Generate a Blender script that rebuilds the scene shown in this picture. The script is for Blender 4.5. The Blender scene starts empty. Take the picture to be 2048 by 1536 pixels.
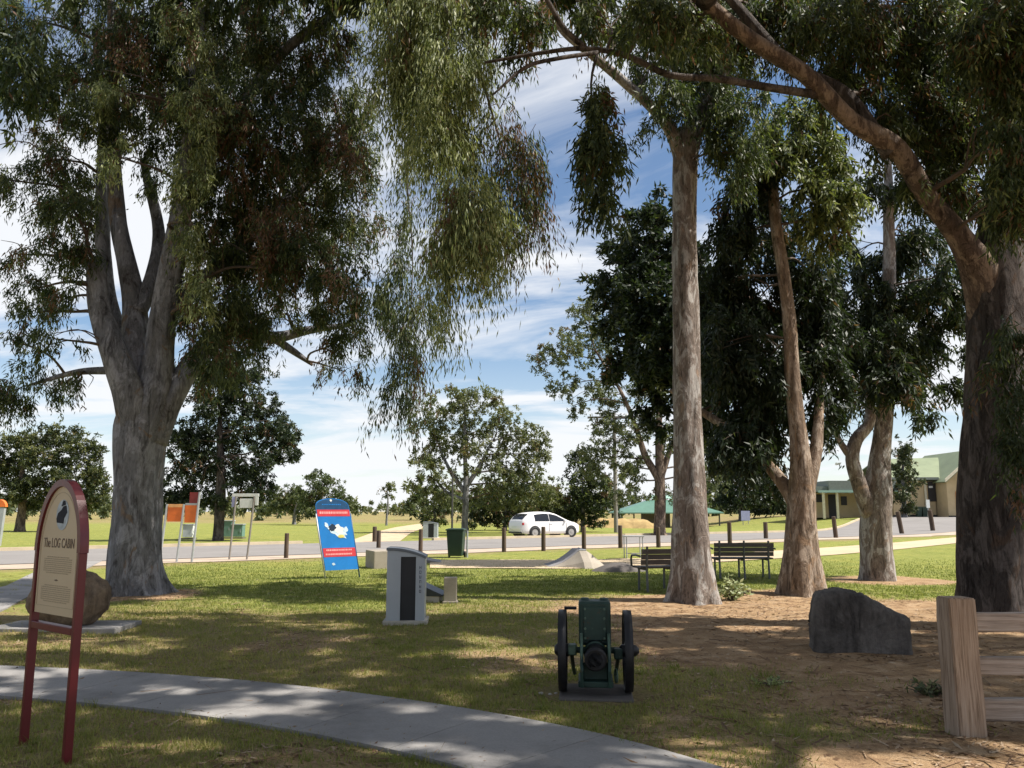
import bpy, bmesh, math, random
import numpy as np
from mathutils import Vector, Matrix

# ------------------------------------------------------------------ camera, sky, sun
scene = bpy.context.scene
COL = scene.collection
R = math.radians
rng = np.random.default_rng(7)
random.seed(7)

CAM_H, FPX, PITCH = 1.5, 1660.0, math.atan((1022 - 768) / 1660.0)
cam_d = bpy.data.cameras.new('camera')
cam_d.lens = FPX / 2048 * 36
cam_d.sensor_width = 36
cam_d.clip_start = 0.05
cam_d.clip_end = 3000
cam = bpy.data.objects.new('camera', cam_d)
COL.objects.link(cam)
cam.location = (0, 0, CAM_H)
cam.rotation_euler = (math.pi / 2 + PITCH, 0, 0)
scene.camera = cam

SUN_AZ = R(99)      # clockwise from +Y (view direction): 90 = from the right
SUN_EL = R(54)
SUN = Vector((math.sin(SUN_AZ) * math.cos(SUN_EL), math.cos(SUN_AZ) * math.cos(SUN_EL), math.sin(SUN_EL)))

world = bpy.data.worlds.new('World')
scene.world = world
world.use_nodes = True
wn, wl = world.node_tree.nodes, world.node_tree.links
wn.clear()
w_out = wn.new('ShaderNodeOutputWorld')
w_bg = wn.new('ShaderNodeBackground')
w_sky = wn.new('ShaderNodeTexSky')
w_sky.sky_type = 'NISHITA'
w_sky.sun_disc = False
w_sky.sun_elevation = SUN_EL
w_sky.sun_rotation = SUN_AZ
w_sky.altitude = 100
w_sky.air_density = 1.0
w_sky.dust_density = 0.0
w_sky.ozone_density = 2.4
w_bg.inputs['Strength'].default_value = 0.080
SKYSEED = 9.9
# thin streaky cloud, spread on a flat layer overhead so that it foreshortens to the horizon
tc = wn.new('ShaderNodeTexCoord')
sep = wn.new('ShaderNodeSeparateXYZ')
wl.new(tc.outputs['Generated'], sep.inputs[0])
def wmath(op, a, b=None):
    n = wn.new('ShaderNodeMath'); n.operation = op
    for i, v in enumerate((a, b)):
        if v is None: continue
        if isinstance(v, (int, float)): n.inputs[i].default_value = v
        else: wl.new(v, n.inputs[i])
    return n.outputs[0]
zz = wmath('ADD', wmath('MAXIMUM', sep.outputs['Z'], 0.0), 0.16)
cx_ = wmath('DIVIDE', sep.outputs['X'], zz)
cy_ = wmath('DIVIDE', sep.outputs['Y'], zz)
cmb = wn.new('ShaderNodeCombineXYZ')
wl.new(wmath('MULTIPLY', wmath('ADD', cx_, wmath('MULTIPLY', cy_, 0.35)), 0.55), cmb.inputs[0]); wl.new(cy_, cmb.inputs[1])
cmb.inputs[2].default_value = SKYSEED
n1 = wn.new('ShaderNodeTexNoise'); n1.inputs['Scale'].default_value = 1.25; n1.inputs['Detail'].default_value = 9
n1.inputs['Roughness'].default_value = 0.6; n1.inputs['Distortion'].default_value = 0.7
wl.new(cmb.outputs[0], n1.inputs['Vector'])
cr = wn.new('ShaderNodeValToRGB')
cr.color_ramp.elements[0].position = 0.405; cr.color_ramp.elements[0].color = (0.0, 0.0, 0.0, 1)
cr.color_ramp.elements[1].position = 0.57; cr.color_ramp.elements[1].color = (0.95, 0.95, 0.95, 1)
wl.new(n1.outputs['Fac'], cr.inputs[0])
cmix = wn.new('ShaderNodeMixRGB')
cmix.inputs[2].default_value = (7.2, 7.35, 7.6, 1)
hz = wmath('MULTIPLY', wmath('MAXIMUM', wmath('SUBTRACT', 0.20, sep.outputs['Z']), 0.0), 2.6)
wl.new(wmath('MINIMUM', wmath('ADD', cr.outputs[0], hz), 0.96), cmix.inputs[0]); wl.new(w_sky.outputs[0], cmix.inputs[1])
wl.new(cmix.outputs[0], w_bg.inputs['Color'])
wl.new(w_bg.outputs[0], w_out.inputs[0])

sun_d = bpy.data.lights.new('sun', 'SUN')
sun_d.energy = 5.0
sun_d.angle = R(0.53)
sun_d.color = (1.0, 0.945, 0.86)
sun_o = bpy.data.objects.new('sun', sun_d)
COL.objects.link(sun_o)
sun_o.rotation_euler = (-SUN).to_track_quat('-Z', 'Y').to_euler()

scene.view_settings.view_transform = 'Standard'
scene.view_settings.look = 'None'
scene.view_settings.gamma = 1.0
scene.view_settings.exposure = 0.75
scene.view_settings.use_curve_mapping = False
scene.render.engine = 'CYCLES'
scene.cycles.max_bounces = 6
scene.cycles.diffuse_bounces = 3
scene.cycles.transmission_bounces = 4
scene.cycles.transparent_max_bounces = 6

# ------------------------------------------------------------------ pixel <-> place helpers
CT, ST = math.cos(PITCH), math.sin(PITCH)
def ray(px, py):
    x = (px - 1024) / FPX; y = (768 - py) / FPX
    return Vector((x, CT - y * ST, ST + y * CT))
def at(px, py, Y):
    d = ray(px, py); t = Y / d.y
    return Vector((d.x * t, Y, CAM_H + d.z * t))
def sstep(a, b, x):
    t = np.clip((x - a) / (b - a), 0, 1)
    return t * t * (3 - 2 * t)
def gz(X, Y):
    X = np.asarray(X, float); Y = np.asarray(Y, float)
    rise = 0.88 * sstep(22, 36, X) * sstep(48, 80, Y)
    dip = -0.50 * np.exp(-((X - 17) / 13) ** 2 - ((Y - 104) / 26) ** 2)
    return rise + dip
def gzf(x, y): return float(gz(x, y))
def G(px, py):
    d = ray(px, py); z = 0.0
    for _ in range(12):
        t = (z - CAM_H) / d.z
        z = 0.5 * z + 0.5 * gzf(d.x * t, d.y * t)
    t = (z - CAM_H) / d.z
    return Vector((d.x * t, d.y * t, gzf(d.x * t, d.y * t)))
def ppm(Y): return FPX / Y * 1.0

# ------------------------------------------------------------------ materials
MATS = {}
class NT:
    def __init__(s, name):
        m = bpy.data.materials.new(name); m.use_nodes = True
        s.m = m; s.n = m.node_tree.nodes; s.l = m.node_tree.links
        s.b = s.n['Principled BSDF']; s.out = s.n['Material Output']; MATS[name] = m
    def node(s, t, **kw):
        n = s.n.new(t)
        for k, v in kw.items(): setattr(n, k, v)
        return n
    def link(s, a, b): s.l.new(a, b)
    def noise(s, scale, detail=5, rough=0.55, vec=None, dist=0.0):
        n = s.node('ShaderNodeTexNoise')
        n.inputs['Scale'].default_value = scale; n.inputs['Detail'].default_value = detail
        n.inputs['Roughness'].default_value = rough; n.inputs['Distortion'].default_value = dist
        if vec is not None: s.link(vec, n.inputs['Vector'])
        return n.outputs['Fac']
    def coords(s, scale=(1, 1, 1), kind='Object'):
        t = s.node('ShaderNodeTexCoord'); mp = s.node('ShaderNodeMapping')
        mp.inputs['Scale'].default_value = scale
        s.link(t.outputs[kind], mp.inputs[0]); return mp.outputs[0]
    def ramp(s, fac, stops, interp='LINEAR'):
        r = s.node('ShaderNodeValToRGB'); r.color_ramp.interpolation = interp
        e = r.color_ramp.elements
        while len(e) < len(stops): e.new(0.5)
        for i, (p, c) in enumerate(stops):
            e[i].position = p; e[i].color = (*c, 1) if len(c) == 3 else c
        s.link(fac, r.inputs[0]); return r.outputs[0]
    def mix(s, fac, a, b, mode='MIX'):
        n = s.node('ShaderNodeMixRGB'); n.blend_type = mode
        for i, v in ((0, fac), (1, a), (2, b)):
            if isinstance(v, (int, float)): n.inputs[i].default_value = v
            elif isinstance(v, tuple): n.inputs[i].default_value = (*v, 1)
            else: s.link(v, n.inputs[i])
        return n.outputs[0]
    def math(s, op, a, b=0.0):
        n = s.node('ShaderNodeMath'); n.operation = op
        for i, v in enumerate((a, b)):
            if isinstance(v, (int, float)): n.inputs[i].default_value = v
            else: s.link(v, n.inputs[i])
        return n.outputs[0]
    def bump(s, h, strength=0.4, dist=0.02):
        b = s.node('ShaderNodeBump'); b.inputs['Strength'].default_value = strength; b.inputs['Distance'].default_value = dist
        s.link(h, b.inputs['Height']); s.link(b.outputs[0], s.b.inputs['Normal'])
    def set(s, color=None, rough=None, metal=None, spec=None):
        for k, v in (('Base Color', color), ('Roughness', rough), ('Metallic', metal), ('Specular IOR Level', spec)):
            if v is None: continue
            if isinstance(v, tuple): s.b.inputs[k].default_value = (*v, 1)
            elif isinstance(v, (int, float)): s.b.inputs[k].default_value = v
            else: s.link(v, s.b.inputs[k])
        return s.m

def paint(name, col, rough=0.5, metal=0.0, var=0.15, scale=6.0, bump=0.0):
    t = NT(name); v = t.coords()
    n = t.noise(scale, 6, 0.6, v)
    dark = tuple(c * (1 - var) for c in col); lite = tuple(min(1, c * (1 + var)) for c in col)
    c = t.ramp(n, [(0.3, dark), (0.7, lite)])
    t.set(c, rough, metal)
    if bump: t.bump(t.noise(scale * 6, 4, 0.6, v), bump, 0.01)
    return t.m

def bark(name, pale, mid, dark, tan, scale=1.0, patch=0.5, bstr=0.6):
    t = NT(name)
    v = t.coords((1, 1, 0.42)); v2 = t.coords((1, 1, 0.16)); v3 = t.coords((1, 1, .5)); v4 = t.coords((1, 1, .3))
    a = t.noise(4.0 * scale, 8, 0.68, v, 0.9)
    b = t.noise(11.0 * scale, 8, 0.72, v2, 0.8)
    c = t.noise(3.0 * scale, 7, 0.65, v3, 1.2)
    d = t.noise(34.0 * scale, 5, 0.7, v4, 0.4)
    col = t.ramp(a, [(0.34, dark), (0.43, mid), (0.50, mid), (0.55, pale), (0.75, pale)])
    col = t.mix(t.ramp(c, [(patch, (0, 0, 0)), (patch + 0.04, (1, 1, 1))]), col, tan)
    streak = t.ramp(b, [(0.36, (0.22, 0.21, 0.20)), (0.47, (0.85, 0.85, 0.85)), (0.7, (1.1, 1.1, 1.1))])
    col = t.mix(0.85, col, streak, 'MULTIPLY')
    col = t.mix(0.6, col, t.ramp(d, [(0.35, (0.5, 0.49, 0.48)), (0.55, (1.05, 1.05, 1.05))]), 'MULTIPLY')
    t.set(col, 0.88, 0, 0.15)
    h = t.math('ADD', t.math('MULTIPLY', b, 0.9), t.math('ADD', t.math('MULTIPLY', t.ramp(a, [(0.42, (0, 0, 0)), (0.5, (1, 1, 1))]), 0.35), t.math('MULTIPLY', d, 0.4)))
    t.bump(h, bstr, 0.06)
    return t.m

bark('bark_grey', (0.30, 0.295, 0.31), (0.20, 0.195, 0.20), (0.08, 0.07, 0.068), (0.24, 0.18, 0.14), 0.8, 0.60)
bark('bark_mottled', (0.44, 0.41, 0.38), (0.25, 0.205, 0.175), (0.11, 0.088, 0.075), (0.33, 0.245, 0.185), 1.3, 0.60)
bark('bark_tan', (0.42, 0.34, 0.27), (0.25, 0.185, 0.135), (0.10, 0.07, 0.05), (0.34, 0.235, 0.155), 1.2, 0.56)
bark('bark_dark', (0.14, 0.12, 0.11), (0.085, 0.072, 0.066), (0.032, 0.027, 0.025), (0.11, 0.078, 0.06), 1.0, 0.58, 0.9)
bark('bark_limb', (0.27, 0.205, 0.155), (0.14, 0.102, 0.08), (0.055, 0.044, 0.038), (0.26, 0.20, 0.155), 1.2, 0.58)
paint('twig', (0.10, 0.072, 0.055), 0.85, 0, 0.3)
paint('twig_red', (0.17, 0.09, 0.065), 0.85, 0, 0.3)

def leafmat(name, stops, trans=0.4, rough=0.5):
    t = NT(name)
    a = t.node('ShaderNodeAttribute'); a.attribute_name = 'tint'
    col = t.ramp(a.outputs['Fac'], stops)
    t.set(col, rough, 0, 0.35)
    tr = t.node('ShaderNodeBsdfTranslucent')
    t.link(t.mix(1.0, col, (1.35, 1.45, 0.7), 'MULTIPLY'), tr.inputs[0])
    mx = t.node('ShaderNodeMixShader'); mx.inputs[0].default_value = trans
    t.link(t.b.outputs[0], mx.inputs[1]); t.link(tr.outputs[0], mx.inputs[2])
    t.link(mx.outputs[0], t.out.inputs[0])
    return t.m
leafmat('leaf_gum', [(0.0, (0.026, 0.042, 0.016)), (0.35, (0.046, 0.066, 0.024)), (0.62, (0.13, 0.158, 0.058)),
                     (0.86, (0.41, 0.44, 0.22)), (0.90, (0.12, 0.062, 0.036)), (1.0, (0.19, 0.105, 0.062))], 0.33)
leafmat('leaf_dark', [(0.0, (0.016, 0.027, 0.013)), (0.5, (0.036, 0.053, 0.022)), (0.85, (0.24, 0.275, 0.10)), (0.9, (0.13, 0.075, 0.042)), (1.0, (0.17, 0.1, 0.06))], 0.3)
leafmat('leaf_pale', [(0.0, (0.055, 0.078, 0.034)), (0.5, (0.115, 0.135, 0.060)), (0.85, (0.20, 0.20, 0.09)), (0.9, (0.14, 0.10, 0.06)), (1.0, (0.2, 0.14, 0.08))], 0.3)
leafmat('leaf_cypress', [(0.0, (0.02, 0.032, 0.014)), (0.5, (0.065, 0.08, 0.03)), (0.85, (0.15, 0.155, 0.05)), (1.0, (0.14, 0.10, 0.05))], 0.2)
leafmat('leaf_fresh', [(0.0, (0.16, 0.20, 0.09)), (0.6, (0.30, 0.34, 0.16)), (1.0, (0.42, 0.44, 0.24))], 0.4)
leafmat('blade', [(0.0, (0.11, 0.14, 0.03)), (0.4, (0.195, 0.215, 0.055)), (0.7, (0.28, 0.26, 0.095)), (1.0, (0.38, 0.31, 0.155))], 0.38)
leafmat('litter_mat', [(0.0, (0.10, 0.055, 0.03)), (0.5, (0.22, 0.13, 0.07)), (1.0, (0.42, 0.32, 0.22))], 0.05, 0.8)

def ground_mat():
    t = NT('ground_mat'); v = t.coords()
    ad = t.node('ShaderNodeAttribute'); ad.attribute_name = 'dirt'
    ay = t.node('ShaderNodeAttribute'); ay.attribute_name = 'dry'
    n_big = t.noise(0.55, 6, 0.6, v); n_mid = t.noise(3.5, 7, 0.65, v); n_fine = t.noise(38, 5, 0.7, v); n_f2 = t.noise(110, 3, 0.6, v)
    green = t.ramp(n_mid, [(0.3, (0.14, 0.162, 0.036)), (0.55, (0.245, 0.258, 0.066)), (0.75, (0.33, 0.31, 0.105))])
    straw = t.ramp(n_fine, [(0.3, (0.16, 0.125, 0.06)), (0.6, (0.32, 0.25, 0.12)), (0.8, (0.42, 0.34, 0.19))])
    dirt = t.ramp(n_mid, [(0.25, (0.23, 0.14, 0.082)), (0.5, (0.40, 0.265, 0.148)), (0.75, (0.56, 0.41, 0.265))])
    dirt = t.mix(0.55, dirt, t.ramp(n_fine, [(0.3, (0.45, 0.42, 0.4)), (0.6, (1.0, 1.0, 1.0)), (0.8, (1.25, 1.2, 1.15))]), 'MULTIPLY')
    fdry = t.ramp(t.math('ADD', ay.outputs['Fac'], t.math('MULTIPLY', t.math('SUBTRACT', n_mid, 0.5), 1.5)), [(0.35, (0, 0, 0)), (0.75, (1, 1, 1))])
    fdirt = t.ramp(t.math('ADD', ad.outputs['Fac'], t.math('MULTIPLY', t.math('SUBTRACT', n_fine, 0.5), 0.9)), [(0.38, (0, 0, 0)), (0.66, (1, 1, 1))])
    green = t.mix(0.55, green, t.ramp(n_big, [(0.3, (0.72, 0.80, 0.7)), (0.5, (1, 1, 1)), (0.7, (1.35, 1.18, 1.1))]), 'MULTIPLY')
    c = t.mix(fdry, green, straw)
    c = t.mix(fdirt, c, dirt)
    c = t.mix(0.6, c, t.ramp(n_f2, [(0.3, (0.6, 0.6, 0.6)), (0.65, (1.15, 1.15, 1.15))]), 'MULTIPLY')
    t.set(c, 0.95, 0, 0.1)
    t.bump(t.math('ADD', n_fine, t.math('MULTIPLY', n_f2, 0.6)), 0.7, 0.03)
    return t.m
ground_mat()

def concrete(name, col, var=0.12, scale=1.6, stain=0.25):
    t = NT(name); v = t.coords()
    n = t.noise(scale, 8, 0.65, v); f = t.noise(60, 4, 0.7, v)
    c = t.ramp(n, [(0.25, tuple(x * (1 - stain) for x in col)), (0.5, col), (0.75, tuple(x * (1 + var) for x in col))])
    c = t.mix(0.5, c, t.ramp(f, [(0.3, (0.72, 0.71, 0.7)), (0.65, (1.08, 1.08, 1.08))]), 'MULTIPLY')
    t.set(c, 0.9, 0, 0.2); t.bump(f, 0.3, 0.006)
    return t.m
concrete('concrete_path', (0.28, 0.268, 0.258), 0.2, 1.1, 0.45)
concrete('concrete_pale', (0.47, 0.43, 0.37))
concrete('concrete_block', (0.34, 0.30, 0.25))
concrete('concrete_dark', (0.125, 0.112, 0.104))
concrete('kerb_mat', (0.52, 0.43, 0.30))
concrete('asphalt_mat', (0.23, 0.215, 0.205), 0.12, 0.5, 0.15)
concrete('gravel_mat', (0.43, 0.345, 0.27), 0.2, 0.8, 0.2)
concrete('sand_mat', (0.50, 0.39, 0.26), 0.15, 0.6, 0.18)
concrete('ramp_mat', (0.25, 0.24, 0.245))
def rockmat(name, a, b, d):
    t = NT(name); v = t.coords(); v2 = t.coords((3.0, 3.0, 0.45))
    n = t.noise(2.2, 8, 0.7, v); s = t.noise(3.2, 6, 0.6, v2); f = t.noise(34, 6, 0.7, v)
    c = t.ramp(n, [(0.3, d), (0.5, a), (0.72, b)])
    c = t.mix(0.7, c, t.ramp(s, [(0.35, (0.35, 0.35, 0.37)), (0.55, (1, 1, 1))]), 'MULTIPLY')
    c = t.mix(0.5, c, t.ramp(f, [(0.3, (0.6, 0.6, 0.6)), (0.65, (1.15, 1.15, 1.15))]), 'MULTIPLY')
    t.set(c, 0.92, 0, 0.15); t.bump(t.math('ADD', f, t.math('MULTIPLY', s, 1.5)), 0.6, 0.02)
rockmat('rock_grey', (0.135, 0.12, 0.108), (0.22, 0.195, 0.175), (0.06, 0.053, 0.048))
rockmat('rock_brown', (0.20, 0.145, 0.10), (0.30, 0.23, 0.165), (0.09, 0.065, 0.048))
def woodmat(name, a, b, d, sc=(14, 14, 0.8)):
    t = NT(name); v = t.coords(sc); v0 = t.coords()
    g = t.noise(1.6, 7, 0.65, v, 0.4); k = t.noise(1.4, 4, 0.5, v0)
    c = t.ramp(g, [(0.3, d), (0.48, a), (0.7, b)])
    c = t.mix(0.5, c, t.ramp(k, [(0.35, (0.72, 0.66, 0.6)), (0.65, (1.1, 1.1, 1.1))]), 'MULTIPLY')
    t.set(c, 0.85, 0, 0.2); t.bump(g, 0.55, 0.012)
woodmat('wood_post', (0.31, 0.235, 0.175), (0.43, 0.355, 0.29), (0.12, 0.085, 0.06), (34, 34, 1.3))
woodmat('wood_rail', (0.34, 0.29, 0.25), (0.46, 0.41, 0.37), (0.12, 0.095, 0.08), (1.3, 34, 34))
woodmat('wood_bollard', (0.085, 0.062, 0.047), (0.15, 0.115, 0.09), (0.035, 0.026, 0.02))
paint('sign_red', (0.125, 0.011, 0.016), 0.35, 0, 0.12, 3)
paint('sign_cream', (0.60, 0.47, 0.31), 0.55, 0, 0.05, 2)
paint('sign_ink', (0.17, 0.12, 0.085), 0.7)
paint('sign_faint', (0.43, 0.34, 0.23), 0.7, 0, 0.2, 90)
paint('sign_oval', (0.42, 0.47, 0.52), 0.5, 0, 0.25, 25)
paint('sign_oval_dark', (0.02, 0.021, 0.03), 0.9, 0, 0.3, 25)
paint('banner_blue', (0.012, 0.18, 0.52), 0.45, 0, 0.12, 3)
paint('banner_navy', (0.012, 0.065, 0.16), 0.45, 0, 0.2, 8)
paint('banner_red', (0.55, 0.045, 0.06), 0.45, 0, 0.12, 6)
paint('banner_pink', (0.78, 0.36, 0.36), 0.5)
paint('banner_pale', (0.55, 0.68, 0.78), 0.5, 0, 0.3, 18)
paint('banner_yellow', (0.72, 0.60, 0.16), 0.5, 0, 0.2, 18)
paint('banner_dark', (0.012, 0.03, 0.06), 0.5)
paint('alu', (0.58, 0.60, 0.62), 0.35, 0.6, 0.08)
paint('steel_grey', (0.40, 0.42, 0.44), 0.4, 0.3, 0.1)
paint('bin_silver', (0.42, 0.45, 0.49), 0.42, 0.25, 0.06, 2)
paint('bin_lid', (0.15, 0.165, 0.185), 0.5, 0.2, 0.1)
paint('bin_slot', (0.012, 0.013, 0.018), 0.4, 0, 0.2)
paint('bin_letter', (0.05, 0.06, 0.09), 0.5)
paint('bin_green', (0.015, 0.042, 0.027), 0.42, 0, 0.15)
paint('rubber', (0.012, 0.012, 0.012), 0.75)
def gunmat():
    t = NT('gun_green'); v = t.coords()
    c = t.ramp(t.noise(7, 7, .65, v), [(.3, (.011, .030, .024)), (.55, (.018, .048, .038)), (.75, (.028, .062, .048))])
    c = t.mix(t.ramp(t.noise(13, 8, .7, v, .4), [(.60, (0, 0, 0)), (.66, (1, 1, 1))]), c, (.075, .040, .022))
    c = t.mix(t.ramp(t.noise(30, 5, .7, v), [(.66, (0, 0, 0)), (.70, (1, 1, 1))]), c, (.10, .15, .11))
    t.set(c, .5, 0, .4); t.bump(t.noise(50, 5, .7, v), .25, .008)
gunmat()
paint('gun_worn', (0.085, 0.14, 0.10), 0.5, 0, 0.4, 14)
paint('gun_black', (0.016, 0.016, 0.019), 0.5, 0.3, 0.3, 12)
paint('bench_slat', (0.060, 0.052, 0.050), 0.6, 0, 0.25, 4)
paint('bench_frame', (0.10, 0.11, 0.12), 0.45, 0.4)
paint('car_paint', (0.82, 0.80, 0.79), 0.22, 0, 0.02, 1)
paint('car_glass', (0.012, 0.014, 0.018), 0.08, 0, 0.1)
paint('car_trim', (0.02, 0.02, 0.022), 0.55)
paint('car_red', (0.35, 0.01, 0.02), 0.2)
paint('car_rim', (0.42, 0.40, 0.38), 0.35, 0.6)
paint('car_lamp', (0.75, 0.75, 0.72), 0.15)
paint('orange_panel', (0.78, 0.17, 0.025), 0.5, 0, 0.15, 5)
paint('orange_light', (0.86, 0.42, 0.16), 0.5, 0, 0.2, 5)
paint('dark_red_panel', (0.22, 0.02, 0.018), 0.5, 0, 0.2)
paint('white_panel', (0.72, 0.74, 0.72), 0.5, 0, 0.1)
paint('lilac_panel', (0.38, 0.40, 0.66), 0.5, 0, 0.1)
paint('green_box', (0.12, 0.22, 0.18), 0.5, 0, 0.15)
paint('roof_green', (0.10, 0.205, 0.155), 0.4, 0.1, 0.1, 1.5)
paint('roof_olive', (0.19, 0.225, 0.125), 0.5, 0, 0.14, 0.8)
paint('roof_teal', (0.26, 0.40, 0.34), 0.5, 0, 0.1)
paint('fascia_grey', (0.16, 0.185, 0.165), 0.55)
paint('wall_cream', (0.56, 0.43, 0.25), 0.8, 0, 0.09, 1.2)
paint('wall_taupe', (0.36, 0.31, 0.26), 0.8)  # even grey-brown for the screen wall of the shelter
paint('trim_cream', (0.66, 0.60, 0.45), 0.6)
paint('brick_pink', (0.50, 0.32, 0.24), 0.85, 0, 0.15, 3)
paint('door_dark', (0.022, 0.020, 0.022), 0.5)
paint('door_brown', (0.28, 0.12, 0.04), 0.55)
paint('frame_orange', (0.50, 0.22, 0.08), 0.6)
paint('plinth_dark', (0.03, 0.028, 0.03), 0.8)
paint('bronze_dark', (0.035, 0.04, 0.045), 0.35, 0.5, 0.25)
paint('pole_dark', (0.05, 0.048, 0.045), 0.7)
paint('pole_grey', (0.22, 0.20, 0.18), 0.8)
paint('embankment_mat', (0.34, 0.235, 0.10), 0.95, 0, 0.3, 1.5)
paint('flower_white', (0.75, 0.76, 0.70), 0.6)
M = MATS

# ------------------------------------------------------------------ mesh helpers
def tag(o, label, cat, group=None, kind=None):
    if label: o['label'] = label
    if cat: o['category'] = cat
    if group: o['group'] = group
    if kind: o['kind'] = kind
    return o
def empty(name, loc=(0, 0, 0), rz=0.0, label=None, cat=None, group=None, kind=None):
    e = bpy.data.objects.new(name, None); COL.objects.link(e)
    e.location = loc; e.rotation_euler = (0, 0, rz); e.empty_display_size = 0.2
    return tag(e, label, cat, group, kind)
def link_mesh(name, me, mat, parent=None):
    o = bpy.data.objects.new(name, me); COL.objects.link(o)
    if mat: me.materials.append(M[mat])
    if parent is not None: o.parent = parent
    return o

class MB:
    def __init__(s): s.v = []; s.f = []
    def add(s, vs, fs):
        k = len(s.v); s.v += [tuple(p) for p in vs]; s.f += [tuple(i + k for i in q) for q in fs]; return s
    def box(s, c, d, rot=None):
        c = Vector(c); h = Vector(d) / 2
        vs = [Vector((sx * h.x, sy * h.y, sz * h.z)) for sx in (-1, 1) for sy in (-1, 1) for sz in (-1, 1)]
        if rot is not None: vs = [rot @ p for p in vs]
        return s.add([c + p for p in vs], [(0, 1, 3, 2), (4, 6, 7, 5), (0, 4, 5, 1), (2, 3, 7, 6), (0, 2, 6, 4), (1, 5, 7, 3)])
    def tube(s, pts, rad, seg=10, cap=True, shape=None):
        pts = [Vector(p) for p in pts]; n = len(pts)
        if isinstance(rad, (int, float)): rad = [rad] * n
        t0 = (pts[1] - pts[0]).normalized()
        a = t0.orthogonal().normalized(); vs = []; fs = []
        for i in range(n):
            t = (pts[min(i + 1, n - 1)] - pts[max(i - 1, 0)])
            t = t.normalized() if t.length > 1e-9 else t0
            a = (a - t * a.dot(t)); a = a.normalized() if a.length > 1e-6 else t.orthogonal().normalized()
            b = t.cross(a)
            for k in range(seg):
                an = 2 * math.pi * k / seg
                r = rad[i] * (shape(i, an) if shape else 1)
                vs.append(pts[i] + a * (math.cos(an) * r) + b * (math.sin(an) * r))
        for i in range(n - 1):
            for k in range(seg):
                k2 = (k + 1) % seg
                fs.append((i * seg + k, i * seg + k2, (i + 1) * seg + k2, (i + 1) * seg + k))
        if cap:
            fs.append(tuple(range(seg - 1, -1, -1))); fs.append(tuple((n - 1) * seg + k for k in range(seg)))
        return s.add(vs, fs)
    def prism(s, outline, y0, y1):          # outline in (x, z), extruded along y
        n = len(outline)
        vs = [(x, y0, z) for x, z in outline] + [(x, y1, z) for x, z in outline]
        fs = [tuple(range(n)), tuple(range(2 * n - 1, n - 1, -1))]
        for i in range(n):
            j = (i + 1) % n; fs.append((i, i + n, j + n, j))
        return s.add(vs, fs)
    def ring(s, c, axis, r_out, r_in, w, seg=28):   # flat ring with width along axis
        c = Vector(c); ax = Vector(axis).normalized(); a = ax.orthogonal().normalized(); b = ax.cross(a)
        vs = []
        for k in range(seg):
            an = 2 * math.pi * k / seg; d = a * math.cos(an) + b * math.sin(an)
            for r, h in ((r_out, -w / 2), (r_out, w / 2), (r_in, w / 2), (r_in, -w / 2)): vs.append(c + d * r + ax * h)
        fs = []
        for k in range(seg):
            k2 = (k + 1) % seg
            for j in range(4):
                j2 = (j + 1) % 4; fs.append((k * 4 + j, k * 4 + j2, k2 * 4 + j2, k2 * 4 + j))
        return s.add(vs, fs)
    def build(s, name, mat, parent=None, smooth=False, bevel=0.0, bseg=2):
        me = bpy.data.meshes.new(name); me.from_pydata(s.v, [], s.f); me.update()
        bm = bmesh.new(); bm.from_mesh(me); bmesh.ops.recalc_face_normals(bm, faces=bm.faces); bm.to_mesh(me); bm.free()
        if smooth: me.polygons.foreach_set('use_smooth', [True] * len(me.polygons))
        o = link_mesh(name, me, mat, parent)
        if bevel:
            md = o.modifiers.new('bevel', 'BEVEL'); md.width = bevel; md.segments = bseg; md.limit_method = 'ANGLE'
        return o

def quads_mesh(name, V, nper, mat, parent=None, tint=None, kind=None):
    """V: (N, nper, 3) loose faces of nper corners"""
    N = V.shape[0]
    me = bpy.data.meshes.new(name)
    me.vertices.add(N * nper); me.vertices.foreach_set('co', V.reshape(-1).astype(np.float32))
    me.loops.add(N * nper); me.loops.foreach_set('vertex_index', np.arange(N * nper, dtype=np.int32))
    me.polygons.add(N); me.polygons.foreach_set('loop_start', np.arange(0, N * nper, nper, dtype=np.int32))
    me.update(calc_edges=True)
    if tint is not None:
        at_ = me.attributes.new('tint', 'FLOAT', 'FACE'); at_.data.foreach_set('value', tint.astype(np.float32))
    o = link_mesh(name, me, mat, parent)
    if kind: o['kind'] = kind
    return o

def smooth_path(pts, step):
    """pts: list of (Vector, r); Catmull-Rom resample"""
    P = [Vector((*p, r)) for p, r in pts]
    P = [P[0] * 2 - P[1]] + P + [P[-1] * 2 - P[-2]]
    out = []
    for i in range(1, len(P) - 2):
        a, b, c, d = P[i - 1:i + 3]
        n = max(2, int((Vector(c[:3]) - Vector(b[:3])).length / step))
        for k in range(n):
            t = k / n
            out.append(0.5 * ((2 * b) + (c - a) * t + (2 * a - 5 * b + 4 * c - d) * t * t + (3 * b - a - 3 * c + d) * t ** 3))
    out.append(P[-2])
    return [(Vector(q[:3]), max(q[3], 0.004)) for q in out]

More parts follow.
